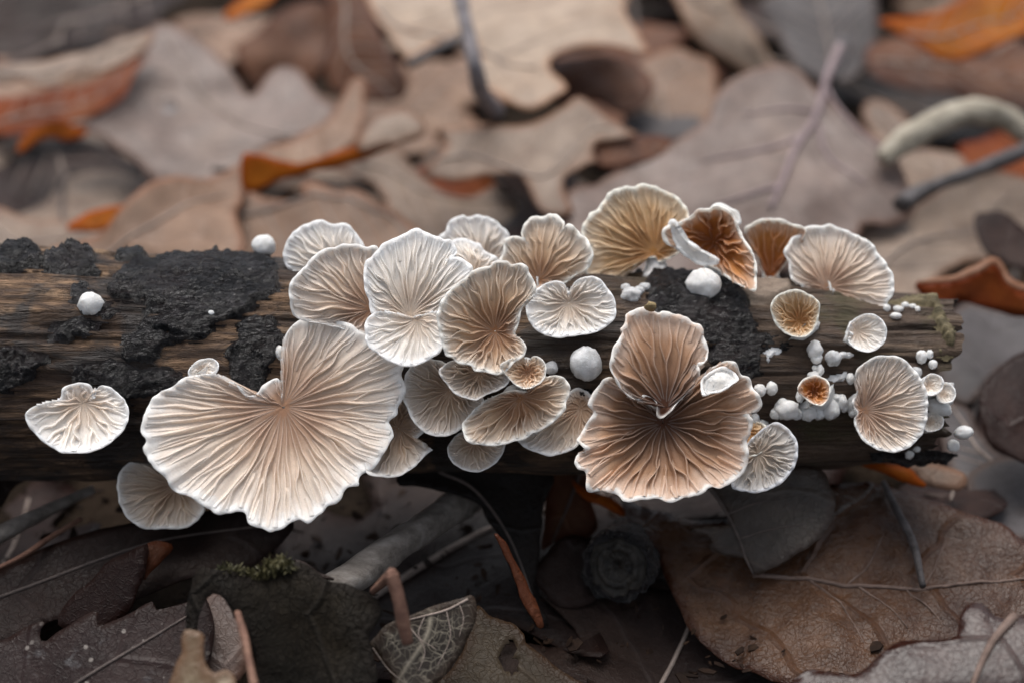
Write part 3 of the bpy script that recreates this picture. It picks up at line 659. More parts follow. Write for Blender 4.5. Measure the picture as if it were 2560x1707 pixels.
mushroom('small shaded mushroom hanging low under the largest fan', Z('F', '75,1250 70,1180 100,1090 160,1030 250,1010 340,1040 450,1100 560,1200 640,1300 665,1370 620,1440 540,1490 420,1495 280,1500 210,1470 140,1430 90,1340'),
         ('F', '470,1190'), 'shade', lift=0.4, tilt=(-0.1, 0.0), bowl=0.15, und=0.05, curl=0.03, ngill=22, group=G_LOW)
mushroom('white kidney shaped mushroom alone on black bark, with a curled notch', Z('V', '65,960 80,940 110,928 140,918 150,893 185,883 208,893 214,918 222,893 240,890 265,905 285,925 292,955 280,990 245,1020 200,1040 150,1040 110,1020 80,990'),
         ('V', '190,926'), 'pale', lift=0.2, tilt=(0, 0.1), bowl=0.22, und=0.03, curl=0.06, ngill=20, group=G_LOW, rimr=0.028)
mushroom('shaded tan mushroom half hidden behind the largest fan edge', Z('G', '50,1390 160,1430 260,1440 380,1405 480,1340 560,1270 620,1195 685,1160 640,1140 600,1090 530,1050 615,960 600,880 500,720 420,640 340,620 250,700 150,950 60,1200'),
         ('G', '380,940'), 'shade', lift=0.25, tilt=(0.1, 0.15), bowl=0.2, und=0.06, curl=0.04, ngill=20, gh=0.07, group=G_LOW)
mushroom('shaded brown fan mushroom underneath a smaller scalloped fan', Z('G', '440,650 450,540 480,420 540,340 640,290 740,290 850,330 1000,450 1130,580 1210,680 1180,760 1100,840 1000,940 920,995 820,1025 700,1000 600,930 530,860 490,760'),
         ('G', '880,570'), 'shade', lift=0.14, tilt=(-0.05, 0.1), bowl=0.18, und=0.06, curl=0.04, ngill=24, gh=0.07, own=True, group=G_LOW)
mushroom('small scalloped tan fan directly beneath the tan cup mushroom', Z('G', '790,420 820,370 900,310 1050,290 1250,320 1380,370 1450,480 1420,540 1330,590 1240,620 1180,660 1120,685 1010,655 930,610 870,540 820,490'),
         ('G', '1165,395'), 'shade', lift=0.32, tilt=(0.0, 0.15), bowl=0.2, und=0.05, curl=0.04, ngill=22, gh=0.06, group=G_LOW)
mushroom('tiny curled rosette mushroom with hooked white edge', Z('G', '1385,390 1450,320 1540,270 1600,250 1640,330 1680,260 1740,270 1800,330 1815,400 1790,490 1720,550 1620,580 1520,540 1450,480 1400,430'),
         ('G', '1640,395'), 'tan', lift=0.35, tilt=(0.0, 0.2), bowl=0.18, und=0.05, curl=0.05, ngill=14, gh=0.05, group=G_LOW)
mushroom('tan fan mushroom with bold gills and bright white lower margin', Z('G', '1020,950 1060,880 1180,740 1300,650 1480,580 1650,590 1720,520 1800,460 1900,450 1980,480 2040,560 2030,650 1990,710 1985,770 1930,840 1860,900 1770,960 1680,1000 1600,1050 1500,1080 1400,1110 1270,1130 1180,1120 1100,1115 1040,1050'),
         ('G', '1570,640'), 'tan', lift=0.22, tilt=(0.0, 0.15), bowl=0.24, und=0.07, curl=0.04, ngill=26, gh=0.07, own=True, group=G_LOW)
mushroom('tiny shaded fan mushroom lowest under the middle cluster', Z('G', '875,1170 900,1080 960,1010 1060,980 1250,1000 1400,1060 1400,1140 1360,1230 1290,1300 1200,1350 1100,1360 1010,1330 920,1270'),
         ('G', '1130,1085'), 'shade', lift=0.3, tilt=(0, 0.05), bowl=0.12, und=0.03, curl=0.03, ngill=16, group=G_LOW)
mushroom('shaded orange mushroom wedged behind the dark brown ruffled one', Z('G', '1585,1070 1680,1030 1800,960 1900,840 1980,700 2060,600 2150,560 2260,640 2330,760 2300,900 2220,1000 2140,1120 2060,1165 1990,1195 1900,1220 1820,1200 1720,1170 1640,1130'),
         ('G', '2170,740'), 'shade', lift=0.12, tilt=(-0.1, 0.15), bowl=0.18, und=0.07, curl=0.04, ngill=20, gh=0.06, group=G_LOW)
mushroom('large dark brown ruffled mushroom with a deep dark throat', Z('H', '145,1250 165,1195 225,1170 160,1105 175,1060 235,960 270,890 235,830 290,730 400,640 520,730 640,810 760,850 880,800 980,720 1085,640 1090,590 1160,560 1220,530 1290,550 1330,620 1400,650 1430,740 1480,830 1450,890 1390,900 1425,960 1400,1040 1370,1100 1390,1190 1370,1290 1330,1350 1250,1400 1180,1440 1120,1430 1050,1480 950,1500 830,1530 720,1510 600,1520 500,1530 440,1480 330,1460 250,1450 220,1330 170,1300'),
         ('H', '775,950'), 'brown', lift=0.14, tilt=(0.0, 0.05), bowl=0.42, und=0.10, curl=0.05, ngill=34, gh=0.075, thick=0.09, rimr=0.028, own=True, group=G_LOW, power=1.2, wav=0.8,
         extra=[dict(outline=Z('H', '370,520 400,430 440,360 480,290 465,260 520,230 525,160 580,125 650,90 760,130 800,115 900,160 980,180 1010,210 1075,250 1090,350 1110,420 1080,500 1025,520 1040,620 960,720 860,820 780,900 735,890 730,800 640,750 560,780 450,700 390,600'),
                     centre=('H', '800,840'), lift=0.30, tilt=(0.28, -0.02), bowl=0.26, ngill=20, gh=0.06, back=0.4),
                dict(outline=Z('H', '1085,610 1160,560 1225,530 1290,550 1335,620 1290,665 1215,708 1150,716 1095,726 1080,660'), centre=('H', '1200,640'), mat='white', lift=0.62, tilt=(0.1, 0.3), bowl=-0.10, ngill=3, gh=0.001, back=0.0)])
mushroom('small orange mushroom overlapping a grey translucent fan', Z('I', '-20,960 20,880 90,820 150,805 210,830 245,880 260,930 240,1000 180,1080 110,1115 40,1110 -10,1060'),
         ('I', '60,900'), 'amber', lift=0.12, tilt=(0.1, 0.05), bowl=0.12, und=0.03, curl=0.04, ngill=14, gh=0.04, group=G_LOW)
mushroom('grey translucent fan mushroom with pale radiating gills below the log', Z('I', '240,860 310,820 400,850 470,910 515,990 525,1080 500,1190 440,1280 350,1360 250,1420 130,1445 0,1420 -70,1370 -20,1180 100,980'),
         ('I', '170,1100'), 'grey', lift=0.55, tilt=(0.0, 0.0), bowl=0.10, und=0.02, curl=0.03, ngill=20, gh=0.05, group=G_LOW)
mushroom('round pale mushroom with tan gills fanning from its side, near the broken end', Z('I', '1075,370 1110,300 1200,240 1250,210 1350,195 1450,215 1540,260 1600,340 1660,420 1690,520 1710,640 1700,760 1670,880 1600,970 1500,1040 1400,1070 1290,1050 1190,990 1120,920 1080,830 1075,760 1105,715 1060,640 1080,560 1100,500 1075,430'),
         ('I', '1155,690'), 'cream', lift=0.22, tilt=(0.1, 0.0), bowl=0.20, und=0.03, curl=0.04, ngill=34, gh=0.05, own=True, group=G_LOW)
mushroom('small round cup mushroom with orange throat and white wall', Z('E', '210,950 250,850 330,800 430,770 520,790 600,830 660,900 650,1000 620,1110 570,1170 500,1205 400,1190 310,1140 240,1060'),
         ('E', '460,1030'), 'amber', lift=0.12, tilt=(-0.05, 0.15), bowl=0.32, und=0.02, curl=0.0, ngill=18, gh=0.05, group=G_LOW, rimr=0.024, thick=0.12)
mushroom('small smooth white cup mushroom with a side notch', Z('E', '940,1110 1000,1030 1080,980 1160,975 1240,1010 1290,1090 1300,1160 1270,1250 1200,1310 1120,1330 1040,1310 980,1270 945,1210 990,1165'),
         ('E', '1030,1130'), 'pale', lift=0.14, tilt=(0.05, 0.05), bowl=0.14, und=0.01, curl=0.06, ngill=16, gh=0.02, group=G_LOW, rimr=0.026)
mushroom('tiny urn mushroom with rusty open mouth among white buttons', Z('I', '545,500 590,430 650,400 740,395 800,430 830,500 810,590 760,650 690,630 620,580 570,550'),
         ('I', '690,520'), 'rust', lift=0.12, tilt=(0, 0.05), bowl=0.26, und=0.02, curl=0.0, ngill=10, gh=0.03, group=G_LOW, rimr=0.035, thick=0.15)
G_CUP = 'tiny cups at the broken end'
for lb, ol, ce in [('tiny open white cup topmost of four at the broken end', '1700,440 1740,380 1800,360 1860,400 1870,460 1840,530 1770,560 1700,545 1670,500', '1760,460'),
                   ('tiny open white cup outermost of four at the broken end', '1830,520 1870,450 1930,445 1980,500 1985,570 1950,620 1880,630 1830,600', '1890,540'),
                   ('tiny pinkish cup lowest of four at the broken end', '1690,800 1720,750 1790,720 1850,750 1875,810 1850,870 1780,895 1710,890', '1770,800')]:
    mushroom(lb, Z('I', ol), ('I', ce), 'pale', lift=0.12, tilt=(0.15, 0.1), bowl=0.10, und=0.01, curl=0.05, ngill=8, gh=0.015, group=G_CUP, rimr=0.026)
mushroom('tiny double cupped white mushroom just above the largest fan', Z('A', '1590,1290 1610,1240 1660,1200 1720,1175 1780,1175 1825,1220 1815,1280 1760,1315 1680,1330 1610,1325'),
         ('A', '1700,1250'), 'pale', lift=0.05, tilt=(0, 0.1), bowl=0.10, und=0.03, curl=0.03, ngill=6, gh=0.02, group=G_CUP, rimr=0.028)

# ------------------------------------------------------------------ white buttons
def ball_geo(c, rx, ry, rz, ax, seed, lump=0.07, seg=30, slit=None):
    """ellipsoid with radii along view right (rx), view up (ry) and towards the viewer (rz)"""
    th = np.linspace(0, math.pi, seg // 2 + 1); ph_ = np.linspace(0, 2 * math.pi, seg, endpoint=False)
    TH, PP = np.meshgrid(th, ph_, indexing='ij')
    d = np.stack([np.sin(TH) * np.cos(PP), np.cos(TH), np.sin(TH) * np.sin(PP)], -1)
    k = 1 + lump * fbm(d * 1.6 + seed, 3) + 0.035 * fbm(d * 7 + seed, 3)
    if slit:
        k = k - 0.30 * np.exp(-((d[..., 0] - 0.12 - 0.10 * np.sin(d[..., 1] * 5)) / 0.055) ** 2) * sstep(-0.35, 0.1, d[..., 1]) * (d[..., 2] > 0)
    r, u, f = ax
    p = c + (d[..., :1] * rx * r + d[..., 1:2] * ry * u + d[..., 2:] * rz * f) * k[..., None]
    return p.reshape(-1, 3), strip_faces(len(th), seg, True)
def button(label, view, x, y, rx, ry, mat=None, group='white mushroom buttons on the log', slit=None, sink=0.45, name='mushroom_button', lump=0.11, rot=0):
    SEED[0] += 1.71
    k = ZV[view][2]; px = Z(view, f'{x},{y}')[0]
    p = on_log(*px); dist = np.dot(p - CAM, FWD); s = dist / FOC / k
    nrm = unit(CAM - p); r_ = unit(np.cross(VIEW_U, nrm)); u_ = np.cross(nrm, r_)
    cr, sr = math.cos(math.radians(rot)), math.sin(math.radians(rot)); r_, u_ = r_ * cr + u_ * sr, u_ * cr - r_ * sr
    rz = (rx + ry) / 2 * s; c = p + nrm * rz * sink
    c = at_plane(*px, c, nrm)
    V, F = ball_geo(c, rx * s, ry * s, rz, (r_, u_, nrm), SEED[0], lump, slit=slit)
    o = mesh_obj(name, V - p, F, mat or M_FELT); o.location = p * U
    return tag(o, label, 'mushroom', group)
button('white round button with a dark speck, perched on top of the log', 'V', 606, 566, 27, 26)
button('white round button alone on bare tan wood', 'V', 209, 700, 29, 28)
button('tiny white button on the black bark plate', 'V', 485, 721, 12, 11)
button('large white button with a dark split, on wet black bark', 'D', 1457, 1320, 205, 180, slit=True, sink=1.25)
button('large grey white globe button beside the dark brown ruffled mushroom', 'H', 195, 510, 122, 128, M_FELT_GREY, sink=0.6)
button('small fuzzy grey button beside the rosette mushroom', 'G', 1875, 350, 65, 68, M_FELT_GREY)
button('white furry lump at the slit of the largest mushroom', 'F', 1215, 235, 30, 52, lump=0.3)
GB = 'white buttons clustered on the broken end'
def lump(label, view, balls, mat=None, group=GB):
    """a button grown from several merged swellings: one joined body"""
    SEED[0] += 2.1; VV, FF, off = [], [], 0
    k = ZV[view][2]; p0 = on_log(*Z(view, f'{balls[0][0]},{balls[0][1]}')[0])
    root = empty('mushroom_button', p0); tag(root, label, 'mushroom', group)
    for i, (x, y, rx, ry) in enumerate(balls):
        px = Z(view, f'{x},{y}')[0]; p = on_log(*px); s = np.dot(p - CAM, FWD) / FOC / k
        nrm = unit(CAM - p); r_ = unit(np.cross(VIEW_U, nrm)); u_ = np.cross(nrm, r_)
        rz = (rx + ry) / 2 * s
        V, F = ball_geo(at_plane(*px, p + nrm * rz * 0.5, nrm), rx * s, ry * s, rz, (r_, u_, nrm), SEED[0] + i, 0.2, 26)
        part('swelling', V, F, mat or M_FELT, root)
lump('white two horned lump beside the notched white cap', 'D', [(600, 1450, 120, 95), (540, 1380, 65, 70), (760, 1350, 75, 48), (690, 1400, 70, 55)], M_FELT_GREY)
lump('twin white buttons touching, on dark wood beside the dark brown mushroom', 'I', [(185, 505, 62, 58), (295, 488, 55, 62)])
lump('white woolly swelling with a black speck, below the twin buttons', 'I', [(440, 680, 120, 95), (400, 640, 60, 60), (520, 720, 70, 60), (340, 720, 60, 55)], M_FELT)
lump('white knobbly swellings around the rusty urn mouth', 'I', [(690, 375, 62, 52), (640, 710, 75, 80), (740, 720, 60, 60), (560, 560, 40, 55), (800, 640, 50, 60)], M_FELT)
lump('white curled twin lobe beside the rusty urn mouth', 'I', [(850, 680, 75, 100), (950, 610, 52, 68), (900, 575, 45, 35), (970, 670, 35, 40)], M_FELT)
lump('tall white button below the small orange throated cup', 'I', [(700, 130, 72, 85), (715, 205, 55, 55)])
lump('rough white button with a pale side arm', 'I', [(870, 205, 74, 72), (960, 175, 45, 30), (1010, 178, 45, 28)], M_FELT_GREY)
lump('white stalked bead joining the urn and the tall button', 'I', [(745, 320, 36, 58), (700, 300, 28, 30)])
lump('white bead pair high on the broken end', 'I', [(1695, 195, 50, 62), (1768, 170, 36, 42)])
button('small white bead under the high bead pair', 'I', 1800, 262, 42, 44, group=GB)
button('soft grey white bead behind the round pale mushroom', 'I', 1645, 340, 55, 55, M_FELT_GREY, group=GB)
button('small white bead at the hinge of the round pale mushroom', 'I', 1050, 720, 36, 38, group=GB)
button('pointed white bead above the hinge of the round pale mushroom', 'I', 1030, 395, 38, 55, group=GB)
button('plump oblong white button third of four at the broken end', 'I', 1850, 662, 128, 74, group=GB, rot=-22, sink=0.8)
button('white oval button at the lowest corner of the broken end', 'I', 2085, 900, 88, 62, group=GB, rot=12, sink=1.1)
button('white round button just below the oval corner one', 'I', 1990, 1022, 58, 60, group=GB, sink=1.0)
lump('small white twin beads under the round pale mushroom', 'I', [(1580, 1090, 42, 55), (1650, 1050, 35, 30)])
button('bluish white bead above the small orange mushroom', 'I', 140, 775, 45, 55, M_FELT_GREY, group=GB)
for i, (x, y, a, b_) in enumerate([(1320, 905, 38, 40), (1430, 912, 58, 34), (1500, 880, 40, 36), (1570, 892, 40, 30), (1622, 918, 28, 34), (1410, 980, 55, 34)]):
    button('tiny white bead in the row along the top of the broken end', 'E', x, y, a, b_, group='beads along the top of the broken end')

# ------------------------------------------------------------------ leaves
def leaf_geo(P2, disp, thick, step, holes=None, seed=0.0):
    """P2: outline (n,2); returns V (local u,v,d), faces, boundary; two skins and a rim"""
    per = np.linalg.norm(np.diff(np.vstack([P2, P2[:1]]), axis=0), axis=1).sum()
    n = max(24, int(per / step)); B, _ = resample_closed(P2, n)
    x0, y0 = B.min(0); x1, y1 = B.max(0)
    gx_ = np.arange(x0, x1, step); gy_ = np.arange(y0, y1, step)
    X, Y = np.meshgrid(gx_, gy_, indexing='ij'); X = X + (np.arange(len(gy_))[None, :] % 2) * step * 0.5
    ins = poly_dist(X, Y, B) > step * 0.45
    pts = np.vstack([B, np.stack([X[ins], Y[ins]], 1)])
    edges = [(i, (i + 1) % n) for i in range(n)]
    vv, ee, ff, *_ = delaunay_2d_cdt([Vector(p) for p in pts], edges, [], 1, 1e-7)
    v2 = np.array([(p.x, p.y) for p in vv]); ff = [tuple(f) for f in ff]
    fa = np.array(ff); cen = v2[fa].mean(1)
    keep = in_poly(cen[:, 0], cen[:, 1], B)
    for h in holes or []:
        keep &= ~in_poly(cen[:, 0] + 0.05 * noise(np.stack([cen[:, 0] * 5, cen[:, 1] * 5, 0 * cen[:, 0]], -1)), cen[:, 1], h)
    fa = fa[keep]
    a, b_, c_ = v2[fa[:, 0]], v2[fa[:, 1]], v2[fa[:, 2]]
    cr = (b_[:, 0] - a[:, 0]) * (c_[:, 1] - a[:, 1]) - (b_[:, 1] - a[:, 1]) * (c_[:, 0] - a[:, 0])
    fa[cr < 0] = fa[cr < 0][:, ::-1]
    d = disp(v2[:, 0], v2[:, 1])
    N = len(v2); top = np.column_stack([v2, d]); bot = np.column_stack([v2, d - thick])
    cnt = {}
    for f in fa:
        for k in range(3):
            e = (int(f[k]), int(f[(k + 1) % 3])); cnt[e] = 1
    rim_ = [e for e in cnt if (e[1], e[0]) not in cnt]
    F = [tuple(int(x) for x in f) for f in fa] + [tuple(int(x) + N for x in f[::-1]) for f in fa] + [(e[1], e[0], e[0] + N, e[1] + N) for e in rim_]
    return np.vstack([top, bot]), F, v2
def leaf(label, outline, mat, z, tilt=0, roll=0, midrib=None, veins=None, und=0.12, bend=0.0, curl=0.0, thick=0.018, step=None, holes=None, rib='light', rr=0.035,
         stalk=None, freq=0.35, anchor=None, group=None, name='oak_leaf', ragged=0.03, fine=0.0, onto=None, auto=True):
    """a fallen leaf: outline in photograph pixels laid on its own plane at height z (cm), tilted towards the viewer and rolled"""
    SEED[0] += 2.77; sd_ = SEED[0]
    o_ = np.array(outline); a = anchor or tuple(o_.mean(0))
    p0 = at_z(*a, z)
    t, r = math.radians(tilt), math.radians(roll)
    nrm = unit([math.sin(r), -math.sin(t) * math.cos(r), math.cos(t) * math.cos(r)])
    P3 = np.array([at_plane(x, y, p0, nrm) for x, y in outline])
    if midrib: M3 = np.array([at_plane(x, y, p0, nrm) for x, y in midrib]); e1 = unit(M3[-1] - M3[0]); org = M3[0]
    else:
        q = P3 - P3.mean(0); _, _, vt = np.linalg.svd(q); e1 = vt[0]; org = P3.mean(0) - e1 * 3; M3 = None
    e1 = unit(e1 - nrm * np.dot(e1, nrm)); e2 = np.cross(nrm, e1)
    L2 = lambda Q: np.stack([(np.asarray(Q) - org) @ e1, (np.asarray(Q) - org) @ e2], -1)
    P2 = smooth_closed(L2(P3), 5)
    P2 = P2 + ragged * np.stack([fbm(np.stack([P2[:, 0] * 3, P2[:, 1] * 3, 0 * P2[:, 0] + sd_], -1), 3), fbm(np.stack([P2[:, 0] * 3, P2[:, 1] * 3, 0 * P2[:, 0] + sd_ + 9], -1), 3)], 1)
    size = np.ptp(P2, axis=0).max()
    if size > 4 and o_[:, 1].mean() < 800: und = und * 1.6
    Bq, _ = resample_closed(P2, 80)
    def disp(u, v):
        w_ = np.stack([u * freq, v * freq, 0 * u + sd_], -1)
        d = und * fbm(w_, 3) + bend * v * v
        if curl: d = d + curl * np.exp(-np.maximum(poly_dist(u, v, Bq), 0) / 0.45)
        if fine: d = d + fine * fbm(np.stack([u * 2.6, v * 2.6, 0 * u + sd_], -1), 3)
        return d
    hl = [L2([at_plane(x, y, p0, nrm) for x, y in h]) for h in holes or []]
    V, F, v2 = leaf_geo(P2, disp, thick, step or max(0.09, size / 70), hl, sd_)
    ldist = np.tile(np.maximum(poly_dist(v2[:, 0], v2[:, 1], Bq), 0), 2)
    W = lambda A: org + A[:, :1] * e1 + A[:, 1:2] * e2 + A[:, 2:] * nrm
    base = W(np.array([[*P2.mean(0), 0]]))[0]
    luv = np.column_stack([V[:, 0] + sd_ * 3, V[:, 1], 0 * V[:, 0] + sd_])
    if onto is not None: return part('rolled_edge', W(V), F, LM[mat], onto, dict(luv=luv, ldist=ldist))
    own_rib = M3 is None and auto and size > 2.2
    if M3 is None and stalk is None and not own_rib:
        o = mesh_obj(name, W(V) - base, F, LM[mat], None, dict(luv=luv, ldist=ldist)); o.location = base * U
        return tag(o, label, 'leaf', group)
    root = empty(name, base); tag(root, label, 'leaf', group)
    part('blade', W(V), F, LM[mat], root, dict(luv=luv, ldist=ldist))
    lay = lambda pts, h: (lambda q: W(np.column_stack([q, disp(q[:, 0], q[:, 1]) + h])))(smooth_open(L2(pts), 8))
    if M3 is not None:
        Q = lay(M3, rr * 0.25); Vt, Ft = tube_geo(Q, np.linspace(rr, rr * 0.5, len(Q)), 8); mrib = part('midrib', Vt, Ft, MIDRIB[rib], root)
    if own_rib:     # midrib along the leaf's long axis, side veins towards the margin
        us = np.linspace(P2[:, 0].min(), P2[:, 0].max(), 60); vm = np.array([P2[np.abs(P2[:, 0] - u_) < size * 0.06][:, 1].mean() if (np.abs(P2[:, 0] - u_) < size * 0.06).any() else 0 for u_ in us])
        vm = np.convolve(np.pad(vm, 8, mode='edge'), np.ones(17) / 17, 'valid'); ok = poly_dist(us, vm, Bq) > 0.02 * size
        if ok.sum() > 10:
            q = np.stack([us[ok], vm[ok]], 1); rr_ = 0.016 + 0.004 * size
            lay2 = lambda q_, h: W(np.column_stack([q_, disp(q_[:, 0], q_[:, 1]) + h]))
            Vt, Ft = tube_geo(lay2(q, rr_ * 0.3), np.linspace(rr_, rr_ * 0.45, len(q)), 8); mrib = part('midrib', Vt, Ft, MIDRIB[rib], root)
            for kk in range(6, len(q) - 6, max(5, len(q) // 7)):
                for sg in (-1, 1):
                    tt = np.linspace(0, size * 0.45, 14); vq = q[kk] + np.stack([tt * 0.75, sg * (tt * 0.8 - 0.02 * tt * tt)], 1)
                    inn = poly_dist(vq[:, 0], vq[:, 1], Bq) > 0.05
                    m_ = int(np.argmin(inn)) if not inn.all() else len(inn)
                    if m_ > 4: Vt, Ft = tube_geo(lay2(vq[:m_], rr_ * 0.05), np.linspace(rr_ * 0.5, rr_ * 0.2, m_), 6); part('vein', Vt, Ft, MIDRIB[rib], mrib)
    for v in veins or []:
        Q = lay([at_plane(x, y, p0, nrm) for x, y in v], rr * 0.1); Vt, Ft = tube_geo(Q, np.linspace(rr * 0.5, rr * 0.2, len(Q)), 6); part('vein', Vt, Ft, MIDRIB[rib], mrib)
    if stalk:
        S3 = np.array([at_z(x, y, zz) for x, y, zz in stalk]); S3 = smooth_open(S3, 6); Vt, Ft = tube_geo(S3, rr * 1.1, 8); part('stalk', Vt, Ft, MIDRIB[rib], root)
    return root

# --- leaves behind the log
leaf('broad grey oak leaf with rounded lobes and a shiny water drop', Z('M', '430,730 620,700 750,600 800,450 870,300 900,150 1000,95 1100,130 1200,230 1300,270 1380,350 1450,460 1530,550 1590,490 1640,400 1740,350 1840,380 1900,500 1980,600 2060,680 2000,800 1800,850 1650,900 1500,980 1350,1060 1200,1120 1000,1120 850,1000 740,940 640,860 540,800'),
     'greybeige', 1.7, 22, 5, und=0.3, bend=-0.02, midrib=Z('M', '1900,900 1500,750 1200,500 1000,150'), rib='light', rr=0.03)
leaf('wavy edged beige leaf above the rust leaf, beside the grey lobed leaf', Z('M', '-100,430 100,420 300,400 450,330 600,260 760,200 890,150 930,200 860,310 740,420 600,480 480,470 350,560 230,570 150,510 60,550 -60,540 -150,480'), 'pinkish', 2.3, 15, -5, und=0.3)
leaf('added dark leaf standing in for the shade of the hollow beyond the wavy beige leaf', Z('M', '-150,440 100,420 320,390 600,260 860,150 980,60 1100,-150 -150,-150'), 'darkred', 1.1, 10, 0, und=0.3)  # added leaf, its dark colour paints the shade of the hollow
leaf('mossy ochre leaf scrap beyond the grey lobed leaf', Z('M', '1370,110 1420,40 1520,-30 1700,-60 1640,30 1520,90 1420,140'), 'orange', 2.4, 30, 0, und=0.1)
leaf('rust coloured leaf glowing beneath the wavy beige one', Z('M', '-80,600 200,590 500,520 700,440 850,340 830,520 700,640 500,720 300,780 100,820 -80,800'), 'rust', 1.25, 12, 0, und=0.2)
leaf('narrow ochre leaf curl under the grey lobed leaf', Z('M', '90,900 150,800 250,740 340,720 430,750 540,800 430,850 330,830 220,850 120,920'), 'orange', 1.5, 40, 0, und=0.1, curl=-0.1)
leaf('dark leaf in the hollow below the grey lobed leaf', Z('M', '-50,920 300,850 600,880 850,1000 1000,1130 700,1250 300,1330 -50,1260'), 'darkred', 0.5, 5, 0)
leaf('pinkish leaf lying flat beyond the bare tan wood', Z('M', '-80,1280 150,1330 350,1380 560,1380 800,1300 900,1380 700,1600 400,1720 -80,1750'), 'pinkish', 0.9, 10, 0, und=0.2)
leaf('ochre curl of leaf edge beside the torn tan leaf', Z('M', '400,1400 520,1310 660,1270 850,1260 780,1330 660,1390 560,1420'), 'orange', 1.3, 35, 0)
torn = leaf('torn tan leaf with jagged edge folded over orange', Z('M', '250,1480 600,1400 850,1230 1060,1140 1300,1060 1500,920 1640,840 1850,750 2020,700 2130,550 2200,520 2240,600 2200,870 2140,880 2070,930 2000,900 1960,960 1880,990 1820,930 1750,980 1680,930 1600,960 1540,930 1510,1000 1500,1170 1450,1300 1400,1700 200,1700'),
     'tan', 1.75, 18, 8, und=0.25, midrib=Z('M', '300,1650 900,1400 1400,1150'), rr=0.03, ragged=0.02)
leaf('bright orange underside strip below the torn tan leaf', Z('M', '1505,950 1750,990 1900,990 2080,930 2205,880 2330,850 2470,850 2400,910 2250,970 2100,1020 1960,1050 1700,1120 1502,1180'), 'orange', 1.95, 62, 0, und=0.05, curl=0.05, onto=torn)
leaf('pale curled leaf flap tinged orange, above the orange strip', Z('N', '240,760 330,660 440,630 560,640 640,720 630,800 480,860 330,890 230,890'), 'pinkish', 2.5, 35, 0, und=0.15, curl=-0.15)
leaf('tan leaf with torn corner directly behind the cream mushrooms', Z('N', '-480,1210 -300,1230 -110,1220 -110,1140 -30,1130 100,1180 200,1170 330,1230 450,1290 560,1370 640,1480 720,1750 -600,1750'), 'tan', 1.2, 22, 0, und=0.15, bend=-0.03)
leaf('big smooth beige leaf with a wide bay in its edge', Z('N', '200,-120 270,0 340,120 420,240 480,330 560,380 650,330 870,230 950,300 960,450 1000,560 1080,640 1170,700 1300,740 1450,690 1510,640 1480,570 1430,500 1400,450 1430,400 1550,380 1800,350 2000,370 1960,280 1900,180 1860,60 1840,-120 1200,-260'),
     'beige', 2.6, 16, 0, und=0.35, anchor=(1300, 130), freq=0.2)
leaf('orange brown leaf standing beside the big beige leaf', Z('N', '30,-100 250,-100 340,120 420,300 500,420 545,560 480,640 300,650 120,560 30,480 60,300 80,100'), 'brown', 1.8, 30, -20, und=0.25)
leaf('purplish leaf tip leaning up behind the grey lobed leaf', Z('N', '-520,300 -400,200 -250,80 -80,20 40,60 100,200 40,420 -60,520 -220,560 -420,500'), 'brown', 1.5, 35, 5, und=0.25)
leaf('brown leaf showing through the bay of the big beige leaf', Z('N', '1350,520 1430,400 1550,360 1750,340 1950,400 2050,560 1960,680 1820,700 1700,620 1560,660 1450,640'), 'brown', 1.7, 20, 0, und=0.2)
leaf('pale pinkish leaf with a hooked lobe, behind the upright tan trumpet', Z('N', '730,800 840,800 1100,780 1300,770 1500,690 1560,630 1640,640 1720,720 1900,800 1950,820 1800,860 1700,880 1680,960 1700,1010 1600,1050 1500,1100 1500,1180 1550,1280 1400,1290 1320,1230 1250,1100 1200,1060 1040,1080 900,1090 760,1090 640,1070 700,980 780,880'),
     'pinkish', 1.9, 18, 0, und=0.2)
leaf('burnt orange leaf glimpsed through a slit between pale leaves', Z('N', '600,1040 780,1030 950,1020 1100,1040 1120,1120 1000,1190 850,1230 700,1190 620,1130'), 'rust', 0.95, 15, 0)
leaf('mauve tinted leaf lying flat behind the small scalloped mushroom', Z('N', '160,1000 440,890 560,1000 650,1090 760,1170 870,1185 1020,1130 1080,1090 1230,1070 1300,1230 1400,1290 1560,1290 1650,1400 1750,1750 500,1750 400,1250 200,1100'), 'pinkish', 0.95, 16, 0, und=0.15)
leaf('dark brown leaf tip between the pale leaf and the veined leaf', Z('N', '1660,900 1760,850 1900,830 2080,810 2180,870 2100,960 1900,1000 1720,1030'), 'brown', 1.9, 30, 0)
leaf('large grey brown leaf with a mauve midrib and pale side veins', Z('O', '-440,1180 -260,1100 -170,1050 0,950 150,890 250,840 400,760 420,700 440,640 500,560 600,500 720,450 820,430 900,440 980,480 1050,560 1110,620 1180,680 1280,760 1400,880 1530,1000 1590,1100 1640,1220 1660,1300 1620,1380 1500,1430 1350,1440 1100,1640 -300,1700 -460,1400'),
     'greybeige', 1.8, 26, 4, und=0.16, bend=-0.012, midrib=Z('O', '1220,300 1130,520 1070,740 940,950 860,1150 780,1340'), rib='mauve', rr=0.075,
     veins=[Z('O', '1020,850 800,940 600,980 380,1000'), Z('O', '830,1210 640,1250 420,1290'), Z('O', '1080,720 900,700 640,720'), Z('O', '1090,800 1110,950 1220,1090 1360,1200'), Z('O', '1120,560 1200,700 1320,850 1480,1000')])
leaf('blue grey leaf out of focus beyond the veined leaf', Z('O', '740,0 900,-120 1150,-120 1400,-40 1460,120 1430,320 1300,480 1120,480 950,380 840,180'), 'bluegrey', 1.6, 24, 0, und=0.3)
leaf('glowing orange leaf pointing over the dark brown one', Z('O', '1460,130 1700,90 1900,60 2050,-20 2352,-120 2480,60 2400,200 2250,270 2050,320 1900,330 1750,280 1600,200'), 'orange', 2.4, 25, -5, und=0.25)
